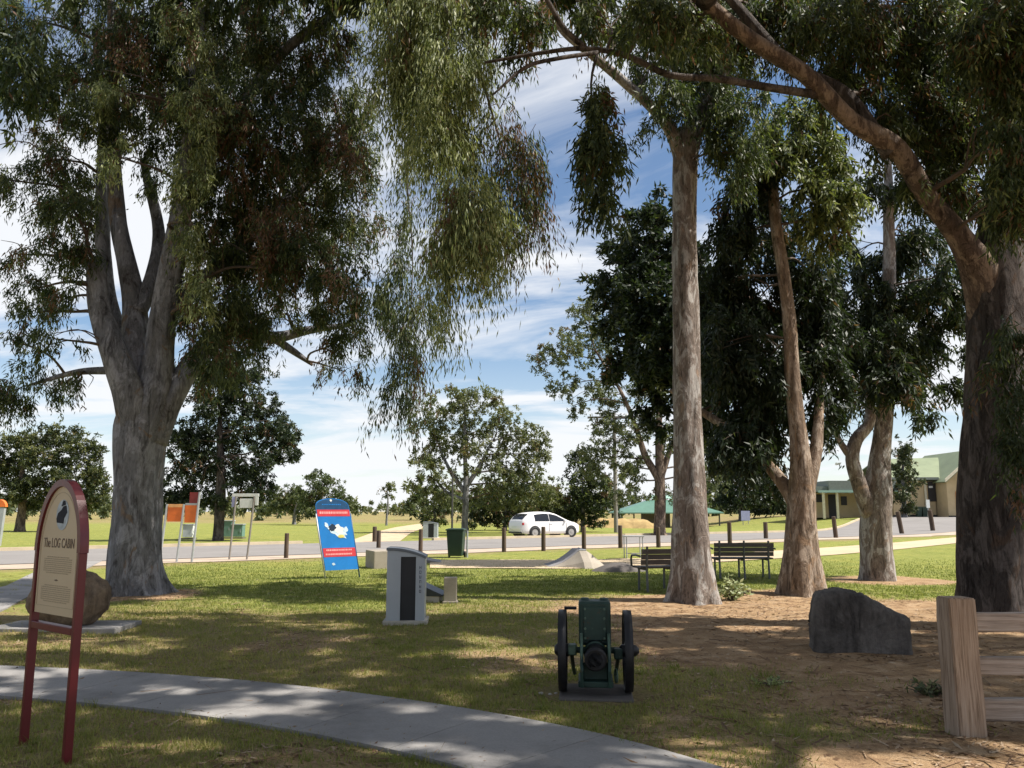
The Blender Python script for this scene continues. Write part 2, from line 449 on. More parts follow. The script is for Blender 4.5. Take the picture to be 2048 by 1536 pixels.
def limb_mesh(pts, seg=20, step=0.12, lump=0.06, flare=0.0, seed=0, fl_h=0.35):
    sp = smooth_path(pts, step); rs = random.Random(seed)
    ph = [rs.uniform(0, 6.28) for _ in range(8)]
    z0 = sp[0][0].z
    def shape(i, an):
        s = i * step
        r = 1 + lump * (0.6 * math.sin(2 * an + ph[0] + s * 0.5) + 0.5 * math.sin(3 * an + ph[1] - s * 0.9) + 0.35 * math.sin(5 * an + ph[2] + s * 2.3)
                        + 0.3 * math.sin(7 * an + ph[5] - 3.1 * s) + 0.5 * math.sin(1.7 * s + ph[3]) + 0.25 * math.sin(9 * an + 5 * s + ph[6]))
        if flare:
            h = max(0, sp[i][0].z - z0)
            e = math.exp(-h / fl_h)
            r *= 1 + flare * e * (0.55 + 0.45 * math.sin(5 * an + ph[4]) + 0.25 * math.sin(8 * an + ph[7]))
        return r
    mb = MB(); mb.tube([p for p, _ in sp], [r for _, r in sp], seg, True, shape)
    return mb, sp

# ------------------------------------------------------------------ foliage
def foliage(blobs, leaf_len=0.14, leaf_w=0.012, droop=1.0, strand=0.7, per=22, tint=(0.1, 0.6), brown=0.05, spread=0.45):
    """blobs: (centre, radii(3), n leaves, optional brown fraction, optional (lo, hi) tint)"""
    VS = []; TS = []
    for b in blobs:
        c = np.array(b[0]); Rr = np.array(b[1]); n = int(b[2])
        br = b[3] if len(b) > 3 and b[3] is not None else brown
        tl, th = b[4] if len(b) > 4 else tint
        fs_ = b[5] if len(b) > 5 else 1.0
        ns = max(2, n // per); nc = max(3, ns // 5)
        d = rng.normal(size=(nc, 3)); d /= np.linalg.norm(d, axis=1)[:, None]
        rad = rng.random(nc) ** (1 / 2.3)
        cc = d * rad[:, None]
        ci = rng.integers(0, nc, ns)
        su = cc[ci] + rng.normal(size=(ns, 3)) * 0.13
        st = c + su * Rr
        out = su.copy(); out[:, 2] *= 0.3
        out = out / (np.linalg.norm(out, axis=1)[:, None] + 1e-6) + rng.normal(size=(ns, 3)) * 0.5
        L = strand * rng.uniform(0.45, 1.3, ns)
        t = rng.random((ns, per))
        p = st[:, None, :] + out[:, None, :] * (L[:, None] * 0.38 * t)[:, :, None]
        p[:, :, 2] -= L[:, None] * droop * 0.9 * t ** 1.25
        p += rng.normal(size=p.shape) * (0.05 * strand + 0.02)
        ld = out[:, None, :] * (0.55 * (1 - t))[:, :, None] * 0.8 + rng.normal(size=p.shape) * spread
        ld[:, :, 2] -= droop
        ld /= np.linalg.norm(ld, axis=2)[:, :, None]
        wd = np.cross(ld, rng.normal(size=p.shape)); wd /= np.linalg.norm(wd, axis=2)[:, :, None] + 1e-9
        ll = fs_ * leaf_len * rng.uniform(0.65, 1.3, (ns, per))[:, :, None]
        ww = fs_ * leaf_w * rng.uniform(0.75, 1.25, (ns, per))[:, :, None]
        q = np.stack([p, p + ld * ll * 0.4 + wd * ww, p + ld * ll, p + ld * ll * 0.4 - wd * ww], axis=2)
        tt = np.clip(rng.uniform(tl, th, (ns, 1)) + rng.normal(size=(ns, per)) * 0.12, 0, 0.86)
        cb = rng.random(nc) < br * 1.5
        isb = (cb[ci][:, None] & (rng.random((ns, per)) < 0.55)) | (rng.random((ns, per)) < br * 0.25)
        tt = np.where(isb, rng.uniform(0.9, 1.0, (ns, per)), tt)
        VS.append(q.reshape(-1, 4, 3)); TS.append(tt.reshape(-1))
    return np.concatenate(VS), np.concatenate(TS)

def twigs(blobs, skel, mb_seed, r0=0.03, sub=4, seg=5):
    """fine branching that joins every leaf mass to the nearest limb"""
    rs = random.Random(mb_seed); mb = MB()
    sk = np.array([p[:] for p, _ in skel]); sr = np.array([r for _, r in skel])
    for b in blobs:
        c = np.array(b[0]); Rr = np.array(b[1])
        dd = np.linalg.norm(sk - c, axis=1) + np.maximum(0, sk[:, 2] - c[2]) * 0.6
        j = int(np.argmin(dd)); a = Vector(sk[j]); e = Vector(c); ln = (e - a).length
        r = min(r0, sr[j] * 0.6)
        m = (a + e) / 2 + Vector((rs.uniform(-.2, .2), rs.uniform(-.2, .2), rs.uniform(0.0, .3))) * ln * 0.5
        if ln > 0.3:
            sp = smooth_path([(a, r), (a.lerp(m, 0.55) + Vector((rs.uniform(-.1, .1), rs.uniform(-.1, .1), 0)) * ln, r * 0.8), (m, r * 0.6), (e, r * 0.3)], max(0.15, ln / 14))
            mb.tube([p for p, _ in sp], [q for _, q in sp], seg, False)
            src = [p for p, _ in sp][len(sp) // 3:]
        else: src = [e]
        for k in range(sub):
            s = src[rs.randrange(len(src))]
            f = Vector([c[i] + rs.uniform(-1, 1) * Rr[i] * 0.85 for i in range(3)])
            mm = s.lerp(f, .4) + Vector((rs.uniform(-.2, .2), rs.uniform(-.2, .2), rs.uniform(.05, .35))) * (f - s).length
            sp = smooth_path([(s, r * 0.35), (mm, r * 0.25), (f, r * 0.1)], max(0.12, (f - s).length / 8))
            mb.tube([p for p, _ in sp], [q for _, q in sp], 4, False)
    return mb

DENS = 5.3
def pblob(px, py, Y, rx, ry, dens=1.0, brown=None, tint=None, kd=1.0, lpx=16.0):
    """a leaf mass seen at pixel (px, py) at distance Y with half sizes in photo pixels"""
    c = at(px, py, Y); k = Y / FPX
    n = 3.14 * rx * ry * dens * DENS / lpx
    rd = 0.5 * (rx + ry) * k * kd
    b = [c, (rx * k, rd, ry * k), n, brown]
    if tint: b.append(tint)
    return b

def tree(name, label, base, limbs, blobs, leaf='leaf_gum', barkm='bark_grey', fol={}, flare=0.5, seg=28, group=None, twig='twig', r0=0.03, sub=4, extra_limb_mat=None, fl_h=0.4):
    root = empty(name, base, 0, label, 'tree', group)
    inv = Matrix.Translation(-Vector(base)); skel = []
    for i, pts in enumerate(limbs):
        step = 0.08 if i == 0 else 0.12
        mb, sp = limb_mesh(pts, seg if i == 0 else max(8, seg // 2), step, 0.075, flare if i == 0 else 0, i + len(label) * 3, fl_h)
        mb.v = [tuple(inv @ Vector(p)) for p in mb.v]
        mb.build('trunk' if i == 0 else 'limb', extra_limb_mat if extra_limb_mat and i == 1 else barkm, root, True)
        skel += sp[::2] if i else sp[len(sp) // 2::2]
    if blobs:
        tw = twigs(blobs, skel, len(label), r0, sub)
        if tw.v:
            tw.v = [tuple(inv @ Vector(p)) for p in tw.v]
            tw.build('branches', twig, root, True)['kind'] = 'stuff'
        V, T = foliage(blobs, **fol)
        V = V - np.array(base)
        quads_mesh('crown', V, 4, leaf, root, T, 'stuff')
    return root

# ------------------------------------------------------------------ ground, paths, road
UD = Vector((0.80, 0.60)); ND = Vector((-0.60, 0.80))       # along the road / across it
def road_xy(u, n): return (UD.x * u + ND.x * n, UD.y * u + ND.y * n)
N_GRAVEL, N_ROAD0, N_ROAD1 = 25.4, 27.6, 36.6

PATH_UP = [(-260, 1322), (0, 1334), (150, 1341), (300, 1352), (450, 1363), (600, 1381), (800, 1407), (1000, 1440), (1200, 1478), (1430, 1540), (1560, 1580), (1750, 1660)]
PATH_LO = [(-330, 1382), (-20, 1396), (130, 1405), (300, 1421), (420, 1433), (540, 1450), (700, 1478), (860, 1512), (990, 1550), (1120, 1600), (1180, 1640), (1300, 1740)]
def resample(pl, n):
    pl = [Vector(p) for p in pl]; d = [0]
    for a, b in zip(pl, pl[1:]): d.append(d[-1] + (b - a).length)
    out = []
    for i in range(n):
        s = d[-1] * i / (n - 1)
        j = max(0, min(len(pl) - 2, int(np.searchsorted(d, s)) - 1))
        out.append(pl[j].lerp(pl[j + 1], (s - d[j]) / max(1e-9, d[j + 1] - d[j])))
    return out
NP = 61
_u = resample([G(*p).to_2d() for p in PATH_UP], NP); _l = resample([G(*p).to_2d() for p in PATH_LO], NP)
_c = [(p + q) / 2 for p, q in zip(_u, _l)]
for _ in range(6): _c = [_c[0]] + [(_c[i - 1] + _c[i] * 2 + _c[i + 1]) / 4 for i in range(1, NP - 1)] + [_c[-1]]
_c = resample(_c, NP); up, lo = [], []
for i in range(NP):
    t_ = (_c[min(i + 1, NP - 1)] - _c[max(i - 1, 0)]).normalized(); nrm_ = Vector((-t_.y, t_.x))
    up.append(_c[i] + nrm_ * .57); lo.append(_c[i] - nrm_ * .57)
mid_path = np.array([((a + b) / 2)[:] for a, b in zip(up, lo)]); half_path = np.array([(a - b).length / 2 for a, b in zip(up, lo)])
def path_dist(X, Y):
    """signed-ish distance outside the footpath"""
    X = np.asarray(X, float); Y = np.asarray(Y, float); best = np.full(X.shape, 1e9)
    for (mx, my), h in zip(mid_path, half_path * 0.93):
        best = np.minimum(best, np.hypot(X - mx, Y - my) - h)
    return best

def vnoise(X, Y, s, seed):
    X = np.asarray(X) * s; Y = np.asarray(Y) * s
    xi = np.floor(X).astype(int); yi = np.floor(Y).astype(int); fx = X - xi; fy = Y - yi
    fx = fx * fx * (3 - 2 * fx); fy = fy * fy * (3 - 2 * fy)
    def h(a, b):
        v = np.sin(a * 127.1 + b * 311.7 + seed * 74.7) * 43758.5453
        return v - np.floor(v)
    return (h(xi, yi) * (1 - fx) + h(xi + 1, yi) * fx) * (1 - fy) + (h(xi, yi + 1) * (1 - fx) + h(xi + 1, yi + 1) * fx) * fy
def fbm(X, Y, s, seed): return 0.5 * vnoise(X, Y, s, seed) + 0.3 * vnoise(X, Y, s * 2.1, seed + 1) + 0.2 * vnoise(X, Y, s * 4.3, seed + 2)

TRUNKS = [G(270, 1188), G(1385, 1203), G(1605, 1188), G(1757, 1160), G(1985, 1255)]
def dirt_w(X, Y):
    X = np.asarray(X, float); Y = np.asarray(Y, float)
    n = fbm(X, Y, 0.55, 3) - 0.5
    # bare earth under the right-hand gums
    e = sstep(-0.4, 2.2, X + 0.25 * (Y - 12) + 2.4 * n) * sstep(15.8, 13.4, Y + 2.0 * n) * sstep(6.8, 9.2, Y - 0.25 * X + 3.0 * n)
    right = sstep(1.3, 3.4, X + 2.5 * n) * sstep(14.5, 12.5, Y)
    front = sstep(1.2, 2.2, X - 0.4 * (Y - 5.2) + 0.8 * n) * sstep(6.3, 5.5, Y + n)
    d = np.maximum(np.maximum(e, right * 0.78), front)
    for t in TRUNKS:
        d = np.maximum(d, sstep(2.0, 0.7, np.hypot(X - t.x, Y - t.y) + n * 1.2) * 0.9)
    u = 0.8 * X + 0.6 * Y; nn = -0.6 * X + 0.8 * Y
    worn = sstep(.5, .68, fbm(X, Y, 0.8, 11)) * 0.55 * sstep(16, 10, Y)
    return np.maximum(d, worn)
def dry_w(X, Y):
    X = np.asarray(X, float); Y = np.asarray(Y, float)
    n = fbm(X, Y, 0.35, 21)
    near = 0.62 * sstep(18, 10, Y) + 0.12
    nn = -0.6 * X + 0.8 * Y
    shoulder = sstep(23.0, 25.0, nn) * sstep(27, 25.5, nn) * 0.5
    beyond = 0.08 + 0.6 * sstep(78, 120, Y)
    d = np.where(nn > 30, beyond, near)
    return np.clip(d + (n - 0.5) * 0.8 + shoulder, 0, 1)

def axis(core0, core1, step, lo_, hi_, grow=1.16):
    a = list(np.arange(core0, core1 + 1e-6, step)); s = step; x = core1
    while x < hi_: s = min(s * grow, 60); x += s; a.append(x)
    s = step; x = core0; l = []
    while x > lo_: s = min(s * grow, 60); x -= s; l.append(x)
    return np.array(l[::-1] + a)
def axis_y():
    a = list(np.arange(3.6, 18, 0.14)); y = 18; s = 0.11
    while y < 130: s = min(s * 1.12, 1.3); y += s; a.append(y)
    while y < 1500: s *= 1.2; y += s; a.append(y)
    s = 0.2; y = 3.6; l = []
    while y > -60: s *= 1.3; y -= s; l.append(y)
    return np.array(l[::-1] + a)
def axis_x():
    r = list(np.arange(0, 9, 0.14)); x = r[-1]; s = 0.11
    while x < 75: s = min(s * 1.14, 1.4); x += s; r.append(x)
    while x < 1300: s *= 1.25; x += s; r.append(x)
    r = np.array(r); return np.concatenate([-r[:0:-1], r])
xs, ys = axis_x(), axis_y()
GX, GY = np.meshgrid(xs, ys)
GZ = gz(GX, GY)
nearw = sstep(26, 15, np.hypot(GX, GY))
pd = path_dist(GX, GY)
GZ = GZ + nearw * sstep(0.0, 0.5, pd) * ((fbm(GX, GY, 1.4, 5) - 0.5) * 0.055 + (vnoise(GX, GY, 6.5, 9) - 0.5) * 0.018) - 0.012 * sstep(0.2, -0.2, pd)
nx, ny = len(xs), len(ys)
me = bpy.data.meshes.new('ground')
V = np.stack([GX, GY, GZ], -1).reshape(-1, 3)
I = np.arange(nx * ny).reshape(ny, nx)
F = np.stack([I[:-1, :-1], I[:-1, 1:], I[1:, 1:], I[1:, :-1]], -1).reshape(-1, 4)
me.vertices.add(len(V)); me.vertices.foreach_set('co', V.reshape(-1).astype(np.float32))
me.loops.add(F.size); me.loops.foreach_set('vertex_index', F.reshape(-1).astype(np.int32))
me.polygons.add(len(F)); me.polygons.foreach_set('loop_start', np.arange(0, F.size, 4, dtype=np.int32))
me.update(calc_edges=True)
me.polygons.foreach_set('use_smooth', [True] * len(F))
for nm, fn in (('dirt', dirt_w), ('dry', dry_w)):
    a_ = me.attributes.new(nm, 'FLOAT', 'POINT'); a_.data.foreach_set('value', fn(GX, GY).reshape(-1).astype(np.float32))
ground = link_mesh('ground', me, 'ground_mat'); ground['kind'] = 'structure'
def ground_z(X, Y):
    X = np.asarray(X, float); Y = np.asarray(Y, float)
    nw = sstep(26, 15, np.hypot(X, Y)); p = path_dist(X, Y)
    return gz(X, Y) + nw * sstep(0.0, 0.5, p) * ((fbm(X, Y, 1.4, 5) - 0.5) * 0.055 + (vnoise(X, Y, 6.5, 9) - 0.5) * 0.018) - 0.012 * sstep(0.2, -0.2, p)

def strip(name, left, right, lift, mat, kind='structure', cols=4, skirt=0.0, parent=None):
    """a sheet between two edge polylines (2-D), following the terrain"""
    vs = []; fs = []; n = len(left); w = cols + 1
    for a, b in zip(left, right):
        for k in range(w):
            q = Vector(a).lerp(Vector(b), k / cols); vs.append((q.x, q.y, gzf(q.x, q.y) + lift))
    for i in range(n - 1):
        for k in range(cols): fs.append((i * w + k, i * w + k + 1, (i + 1) * w + k + 1, (i + 1) * w + k))
    if skirt:
        ring = [i * w for i in range(n)] + [(n - 1) * w + k for k in range(1, w)] + [i * w + cols for i in range(n - 2, -1, -1)] + [k for k in range(cols - 1, 0, -1)]
        b0 = len(vs); vs += [(vs[i][0], vs[i][1], vs[i][2] - skirt) for i in ring]; m = len(ring)
        for i in range(m):
            j = (i + 1) % m; fs.append((ring[i], ring[j], b0 + j, b0 + i))
    mb = MB(); mb.add(vs, fs); o = mb.build(name, mat, parent)
    if kind and parent is None: o['kind'] = kind
    return o

# near concrete footpath, poured in bays
fp = empty('footpath', (0, 0, 0), 0, None, None, None, 'structure')
bays = list(range(0, NP, 6))
for a, b in zip(bays, bays[1:]):
    idx = list(range(a, b + 1)); L_ = [up[i].copy() for i in idx]; R_ = [lo[i].copy() for i in idx]
    for E in (L_, R_):
        E[0] = E[0].lerp(E[1], 0.003 / max((E[1] - E[0]).length, .02)); E[-1] = E[-1].lerp(E[-2], 0.004 / max((E[-1] - E[-2]).length, .02))
    strip('slab', L_, R_, 0.022, 'concrete_path', None, 4, 0.08, fp)

# side path at far left
sp_l = resample([G(*p).to_2d() for p in ((-260, 1215), (0, 1180), (60, 1150), (120, 1126), (175, 1106))], 16)
sp_r = resample([G(*p).to_2d() for p in ((-200, 1290), (0, 1226), (70, 1188), (150, 1150), (215, 1118))], 16)
strip('side_path', sp_l, sp_r, 0.026, 'concrete_path', 'structure', 3, 0.06)

def band(n0, n1, u0, u1, du=2.0, f0=None, f1=None):
    us = np.arange(u0, u1 + 1e-6, du); L_ = []; R_ = []
    for u in us:
        L_.append(road_xy(u, n0 if f0 is None else f0(u))); R_.append(road_xy(u, n1 if f1 is None else f1(u)))
    return L_, R_
wob = lambda base, amp, s: (lambda u: base + amp * (float(vnoise(u, s, 0.6, s)) - 0.5) * 2)
strip('gravel_shoulder', *band(0, 0, -40, 150, 1.0, wob(N_GRAVEL, 0.5, 3), wob(N_ROAD0 + 0.6, 0.1, 4)), 0.016, 'gravel_mat', 'structure', 4)
far_edge = lambda u: N_ROAD1 + 9.0 * float(sstep(52, 84, u))
strip('road', *band(0, 0, -60, 170, 1.0, wob(N_ROAD0, 0.15, 5), far_edge), 0.030, 'asphalt_mat', 'structure', 12)
# cross street at left running away from the road
cs_l = [Vector(road_xy(-18 - 0.28 * k, N_ROAD1 + k * 1.3 - 0.4)) for k in range(0, 60)]
cs_r = [Vector(road_xy(-7.5 - 0.28 * k, N_ROAD1 + k * 1.3 - 0.4)) for k in range(0, 60)]
strip('cross_street', cs_l, cs_r, 0.026, 'asphalt_mat', 'structure', 6)
# sandy track beyond the road
tl = [G(*p).to_2d() for p in ((690, 1086), (745, 1066), (790, 1055), (830, 1049), (862, 1045))]
tr_ = [G(*p).to_2d() for p in ((800, 1083), (822, 1066), (850, 1055), (872, 1049), (890, 1045))]
strip('sandy_track', resample(tl, 14), resample(tr_, 14), 0.022, 'sand_mat', 'structure', 4)
# sandy path between the park lawn and the road
pl = resample([G(*p).to_2d() for p in ((860, 1121), (1000, 1120), (1160, 1121), (1300, 1117), (1450, 1108), (1650, 1096), (1800, 1085), (1950, 1071), (2250, 1050))], 50)
pr = resample([G(*p).to_2d() for p in ((860, 1137), (1000, 1137), (1160, 1139), (1300, 1133), (1450, 1124), (1650, 1112), (1800, 1099), (1950, 1083), (2250, 1060))], 50)
strip('park_path', pl, pr, 0.018, 'sand_mat', 'structure', 4)

# kerbs (real steps)
def kerb(n_fn, u0, u1, name='kerb', h=0.13, w=0.22):
    us = np.arange(u0, u1 + 1e-6, 1.0); mb = MB(); vs = []; fs = []
    for u in us:
        n = n_fn(u)
        for dn, z in ((0, -0.05), (0, h), (w, h), (w, -0.05)):
            x, y = road_xy(u, n + dn); vs.append((x, y, gzf(x, y) + z + 0.02))
    for i in range(len(us) - 1):
        for k in range(4): k2 = (k + 1) % 4; fs.append((i * 4 + k, i * 4 + k2, (i + 1) * 4 + k2, (i + 1) * 4 + k))
    fs += [(0, 1, 2, 3), tuple(len(vs) - 4 + k for k in (3, 2, 1, 0))]
    o = mb.add(vs, fs).build(name, 'kerb_mat'); o['kind'] = 'structure'
kerb(far_edge, -5.5, 16.0); kerb(far_edge, 22.5, 150)
# far verge: raised orange earth edge at left
strip('earth_verge', *band(N_ROAD1 + 0.24, N_ROAD1 + 2.2, -6, 12, 1.0), 0.02, 'sand_mat', 'structure', 3)

# ------------------------------------------------------------------ trees
def LP(px, py, Y, wpx): return (at(px, py, Y), wpx * 0.5 * Y / FPX)
def sink(p, d=0.25): return Vector((p.x, p.y, p.z - d))
GUM = dict(leaf_len=0.122, leaf_w=0.0124, droop=1.0, strand=0.42, per=24)
WEEP = dict(leaf_len=0.115, leaf_w=0.0085, droop=1.35, strand=0.62, per=30, spread=0.34)

# --- big grey gum at left
Y1 = TRUNKS[0].y
b1 = Vector((TRUNKS[0].x, Y1, 0))
limbs1 = [
    [(sink(b1), 0.50), LP(268, 1150, Y1, 98), LP(272, 1050, Y1, 93), LP(276, 950, Y1, 94), LP(284, 860, Y1, 102), LP(304, 800, Y1, 82), LP(316, 730, Y1, 58), LP(326, 640, Y1 - .1, 50), LP(345, 520, Y1 - .2, 46), LP(368, 380, Y1 - .3, 37), LP(385, 220, Y1 - .4, 29), LP(400, 20, Y1 - .5, 21), LP(410, -200, Y1 - .5, 10)],
    [LP(278, 880, Y1 - .1, 66), LP(262, 800, Y1 - .3, 58), LP(236, 725, Y1 - .35, 52), LP(208, 650, Y1 - .35, 46), LP(196, 600, Y1 - .35, 42), LP(192, 540, Y1 - .3, 40), LP(186, 522, Y1 - .3, 34)],
    [LP(284, 850, Y1 + .05, 60), LP(276, 770, Y1 + .1, 52), LP(270, 690, Y1 + .2, 52), LP(268, 610, Y1 + .3, 46), LP(252, 520, Y1 + .3, 38), LP(236, 440, Y1 + .3, 34), LP(228, 330, Y1 + .3, 28), LP(226, 180, Y1 + .2, 22), LP(220, -60, Y1 + .2, 12)],
    [LP(252, 700, Y1 + .4, 30), LP(218, 600, Y1 + .6, 30), LP(206, 500, Y1 + .7, 28), LP(204, 380, Y1 + .8, 26), LP(206, 230, Y1 + .9, 20), LP(190, 60, Y1 + 1, 14)],
    [LP(275, 625, Y1 + .2, 36), LP(305, 560, Y1 + .5, 30), LP(318, 470, Y1 + .8, 24), LP(300, 380, Y1 + 1., 20), LP(285, 320, Y1 + 1.1, 12)],
    [LP(300, 880, Y1, 62), LP(345, 790, Y1 + .1, 50), LP(395, 715, Y1 + .5, 42), LP(455, 660, Y1 + 1., 34), LP(545, 675, Y1 + 1.3, 24), LP(620, 660, Y1 + 1.4, 18), LP(710, 648, Y1 + 1.5, 8)],
    [LP(545, 675, Y1 + 1.3, 18), LP(590, 705, Y1 + 1.4, 14), LP(625, 730, Y1 + 1.4, 6)],
    [LP(368, 380, Y1 - .3, 30), LP(470, 230, Y1 - .2, 26), LP(560, 110, Y1 - .2, 24), LP(680, 20, Y1 - .4, 22), LP(800, -60, Y1 - .9, 18), LP(930, -90, Y1 - 1.8, 10)],
    [LP(322, 640, Y1 - .1, 36), LP(450, 520, Y1 + .5, 28), LP(600, 380, Y1 + .9, 24), LP(690, 290, Y1 + 1., 18), LP(760, 180, Y1 + 1.0, 10)],
    [LP(230, 740, Y1 + .2, 18), LP(150, 745, Y1 + .5, 12), LP(60, 770, Y1 + .8, 6)],
]
lit = (0.5, 0.86); mid_t = (0.15, 0.6); dk = (0.0, 0.35)  # tint ranges: sunlit and shaded leaf tones are put into the colour
Bl = []
for a in [(50, 50, 100, 70, .8), (190, 55, 80, 60, .8), (60, 160, 80, 60, .7), (170, 150, 75, 65, .85), (300, 50, 110, 80, 1), (310, 170, 95, 90, 1.1), (200, 240, 75, 55, .9), (90, 255, 60, 40, .5),
          (430, 90, 110, 100, 1.1), (420, 240, 110, 100, 1.1), (550, 110, 100, 100, 1), (540, 270, 110, 110, 1.1), (660, 90, 70, 60, .7), (650, 210, 90, 90, .9), (690, 330, 90, 90, .9),
          (440, 380, 100, 100, 1.15), (560, 410, 100, 110, 1.1), (680, 440, 90, 80, .9), (430, 520, 80, 90, 1.1), (520, 540, 80, 100, 1.1), (610, 530, 80, 70, .85), (420, 640, 60, 80, 1.0), (490, 660, 60, 80, 1.0), (450, 730, 60, 50, .8),
          (690, 560, 70, 60, .75), (640, 630, 60, 40, .6), (700, 680, 60, 50, .6), (690, 755, 36, 28, .5), (740, 620, 45, 70, .6), (560, 640, 30, 60, .6),
          (110, 330, 75, 55, .7), (70, 420, 55, 45, .55), (140, 420, 50, 60, .7), (110, 510, 70, 45, .7), (30, 520, 50, 40, .5), (150, 580, 35, 30, .5), (80, 635, 55, 32, .6), (110, 690, 38, 35, .55), (60, 770, 75, 45, .75), (20, 690, 30, 25, .3), (0, 370, 50, 60, .5), (10, 800, 50, 40, .6), (150, 770, 40, 28, .35)]:
    Bl.append(pblob(a[0], a[1] - 12, Y1 + rng.uniform(-1.0, 1.2), a[2], a[3], a[4] * .92, 0.08, mid_t, 0.9))
for a in [(150, 380, 55, 60, .7), (175, 470, 40, 55, .5), (60, 580, 50, 36, .5), (285, 285, 45, 40, .8), (305, 380, 26, 40, .4), (120, 600, 40, 30, .4)]:
    Bl.append(pblob(a[0], a[1], Y1 + rng.uniform(.2, 1.2), a[2], a[3], a[4], 0.06, mid_t, 0.8))
for a in [(385, 60, 60, 60, .6), (400, 200, 55, 70, .7), (390, 330, 45, 70, .7), (385, 450, 40, 60, .6), (230, 180, 40, 60, .5), (225, 310, 35, 40, .45), (405, 570, 35, 60, .6)]:
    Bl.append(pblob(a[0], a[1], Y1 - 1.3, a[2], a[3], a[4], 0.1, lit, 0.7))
for a in [(480, 300, 70, 90), (560, 470, 50, 80), (250, 120, 50, 50), (700, 300, 40, 60), (560, 560, 40, 60)]:
    Bl.append(pblob(a[0], a[1] - 20, Y1 - 0.7, a[2], a[3], .5, 0.8, mid_t))
# the crown goes on above the frame, last clumps added to shade the trunk
for x, y, z, r in [(-8, 15, 12.5, 2.0), (-5, 14.5, 12.5, 2.2), (-2.5, 14.2, 12.2, 1.8), (-6.5, 16.5, 14, 2.2), (-3.5, 16, 14.2, 2.1), (-10.5, 15.5, 10.5, 1.8), (-5.5, 13, 15, 2), (-2.8, 13.6, 11.6, 1.4), (-1.2, 13.7, 11.6, 1.3), (.3, 13.6, 11.6, 1.3), (1.5, 13.8, 11.8, 1.2), (-4.2, 13.8, 12, 1.5)]:
    Bl.append([Vector((x, y, z)), (r, r, r * .6), 3800, .05, mid_t, 2.1])
tree('gum_tree', 'huge gum at left with thick pale grey trunk that splits into several upright limbs', b1, limbs1, Bl, 'leaf_gum', 'bark_grey', GUM, 0.85, 48, 'gum trees of the park lawn', r0=0.045, fl_h=0.3)

# --- gum on the right edge with a great limb reaching over the lawn
Y5 = TRUNKS[4].y
b5 = Vector((TRUNKS[4].x, Y5, 0))
limbs5 = [
    [(sink(b5), 0.46), LP(1986, 1200, Y5, 124), LP(1984, 1000, Y5, 116), LP(1986, 820, Y5, 112), LP(1990, 650, Y5, 112), LP(1995, 520, Y5, 108), LP(2005, 430, Y5, 76), LP(2012, 320, Y5, 56), LP(1990, 180, Y5, 44), LP(1985, 20, Y5, 34), LP(1980, -200, Y5, 16)],
    [LP(1996, 680, Y5 + .05, 92), LP(1966, 560, Y5 - .1, 76), LP(1918, 474, Y5 - .3, 50), LP(1850, 388, Y5 - .5, 42), LP(1792, 298, Y5 - .7, 42), LP(1700, 240, Y5 - .9, 37), LP(1612, 150, Y5 - 1.1, 36), LP(1500, 78, Y5 - 1.3, 36), LP(1405, 0, Y5 - 1.5, 32), LP(1330, -60, Y5 - 1.7, 26), LP(1250, -90, Y5 - 1.9, 14)],
    [LP(1780, 310, Y5 - .7, 34), LP(1690, 190, Y5 - .6, 30), LP(1580, 130, Y5 - .5, 26), LP(1480, 20, Y5 - .5, 22), LP(1400, -70, Y5 - .5, 14)],
    [LP(1640, 190, Y5 - 1.0, 18), LP(1545, 176, Y5 - 1.2, 16), LP(1440, 158, Y5 - 1.4, 15), LP(1340, 150, Y5 - 1.5, 14), LP(1255, 112, Y5 - 1.6, 13), LP(1170, 97, Y5 - 1.7, 11), LP(1080, 106, Y5 - 1.8, 9), LP(970, 125, Y5 - 1.9, 6)],
    [LP(2010, 470, Y5, 44), LP(2030, 380, Y5 - .3, 36), LP(2070, 290, Y5 - .6, 30), LP(2130, 180, Y5 - 1, 22), LP(2160, 40, Y5 - 1.5, 10)],
    [LP(1900, 460, Y5 - .2, 26), LP(1860, 330, Y5 + .1, 22), LP(1760, 215, Y5 + .3, 18), LP(1690, 130, Y5 + .3, 14), LP(1690, 0, Y5 + .2, 8)],
    [LP(1170, 95, Y5 - 1.7, 12), LP(1130, 60, Y5 - 1.8, 12), LP(1100, 10, Y5 - 1.9, 10), LP(1060, -60, Y5 - 2, 5)],
    [LP(1195, 105, Y5 - 1.7, 10), LP(1110, 118, Y5 - 2.0, 9), LP(1050, 135, Y5 - 2.2, 8), LP(985, 190, Y5 - 2.4, 4)],
]
Br = []
for a in [(1510, 30, 80, 60, .9), (1600, 60, 80, 60, 1), (1450, 90, 60, 60, .8), (1680, 40, 90, 60, 1), (1760, 110, 90, 80, 1.05), (1640, 170, 60, 50, .7), (1830, 40, 90, 70, 1), (1900, 130, 100, 90, 1.1), (2000, 60, 90, 80, 1.1), (2040, 180, 70, 80, 1), (1840, 230, 90, 70, 1), (1940, 270, 90, 80, 1), (2030, 300, 60, 60, .8), (1770, 270, 50, 50, .6), (1870, 360, 60, 55, .9), (1950, 400, 50, 60, .8), (2040, 420, 50, 60, .8), (1740, 200, 50, 40, .7),
          (1300, 30, 60, 50, .7), (1380, 60, 60, 60, .8), (1200, 40, 70, 45, .5), (1110, 30, 70, 40, .5), (1040, 60, 60, 50, .5), (1000, 20, 70, 40, .7)]:
    Br.append(pblob(a[0], a[1] - 12, (Y5 - 0.2 + rng.uniform(-.3, .5)) if 1420 < a[0] < 1960 else (Y5 - 1.3 + rng.uniform(-.8, .6)), a[2], a[3], a[4] * .85, 0.10, mid_t, 0.8))
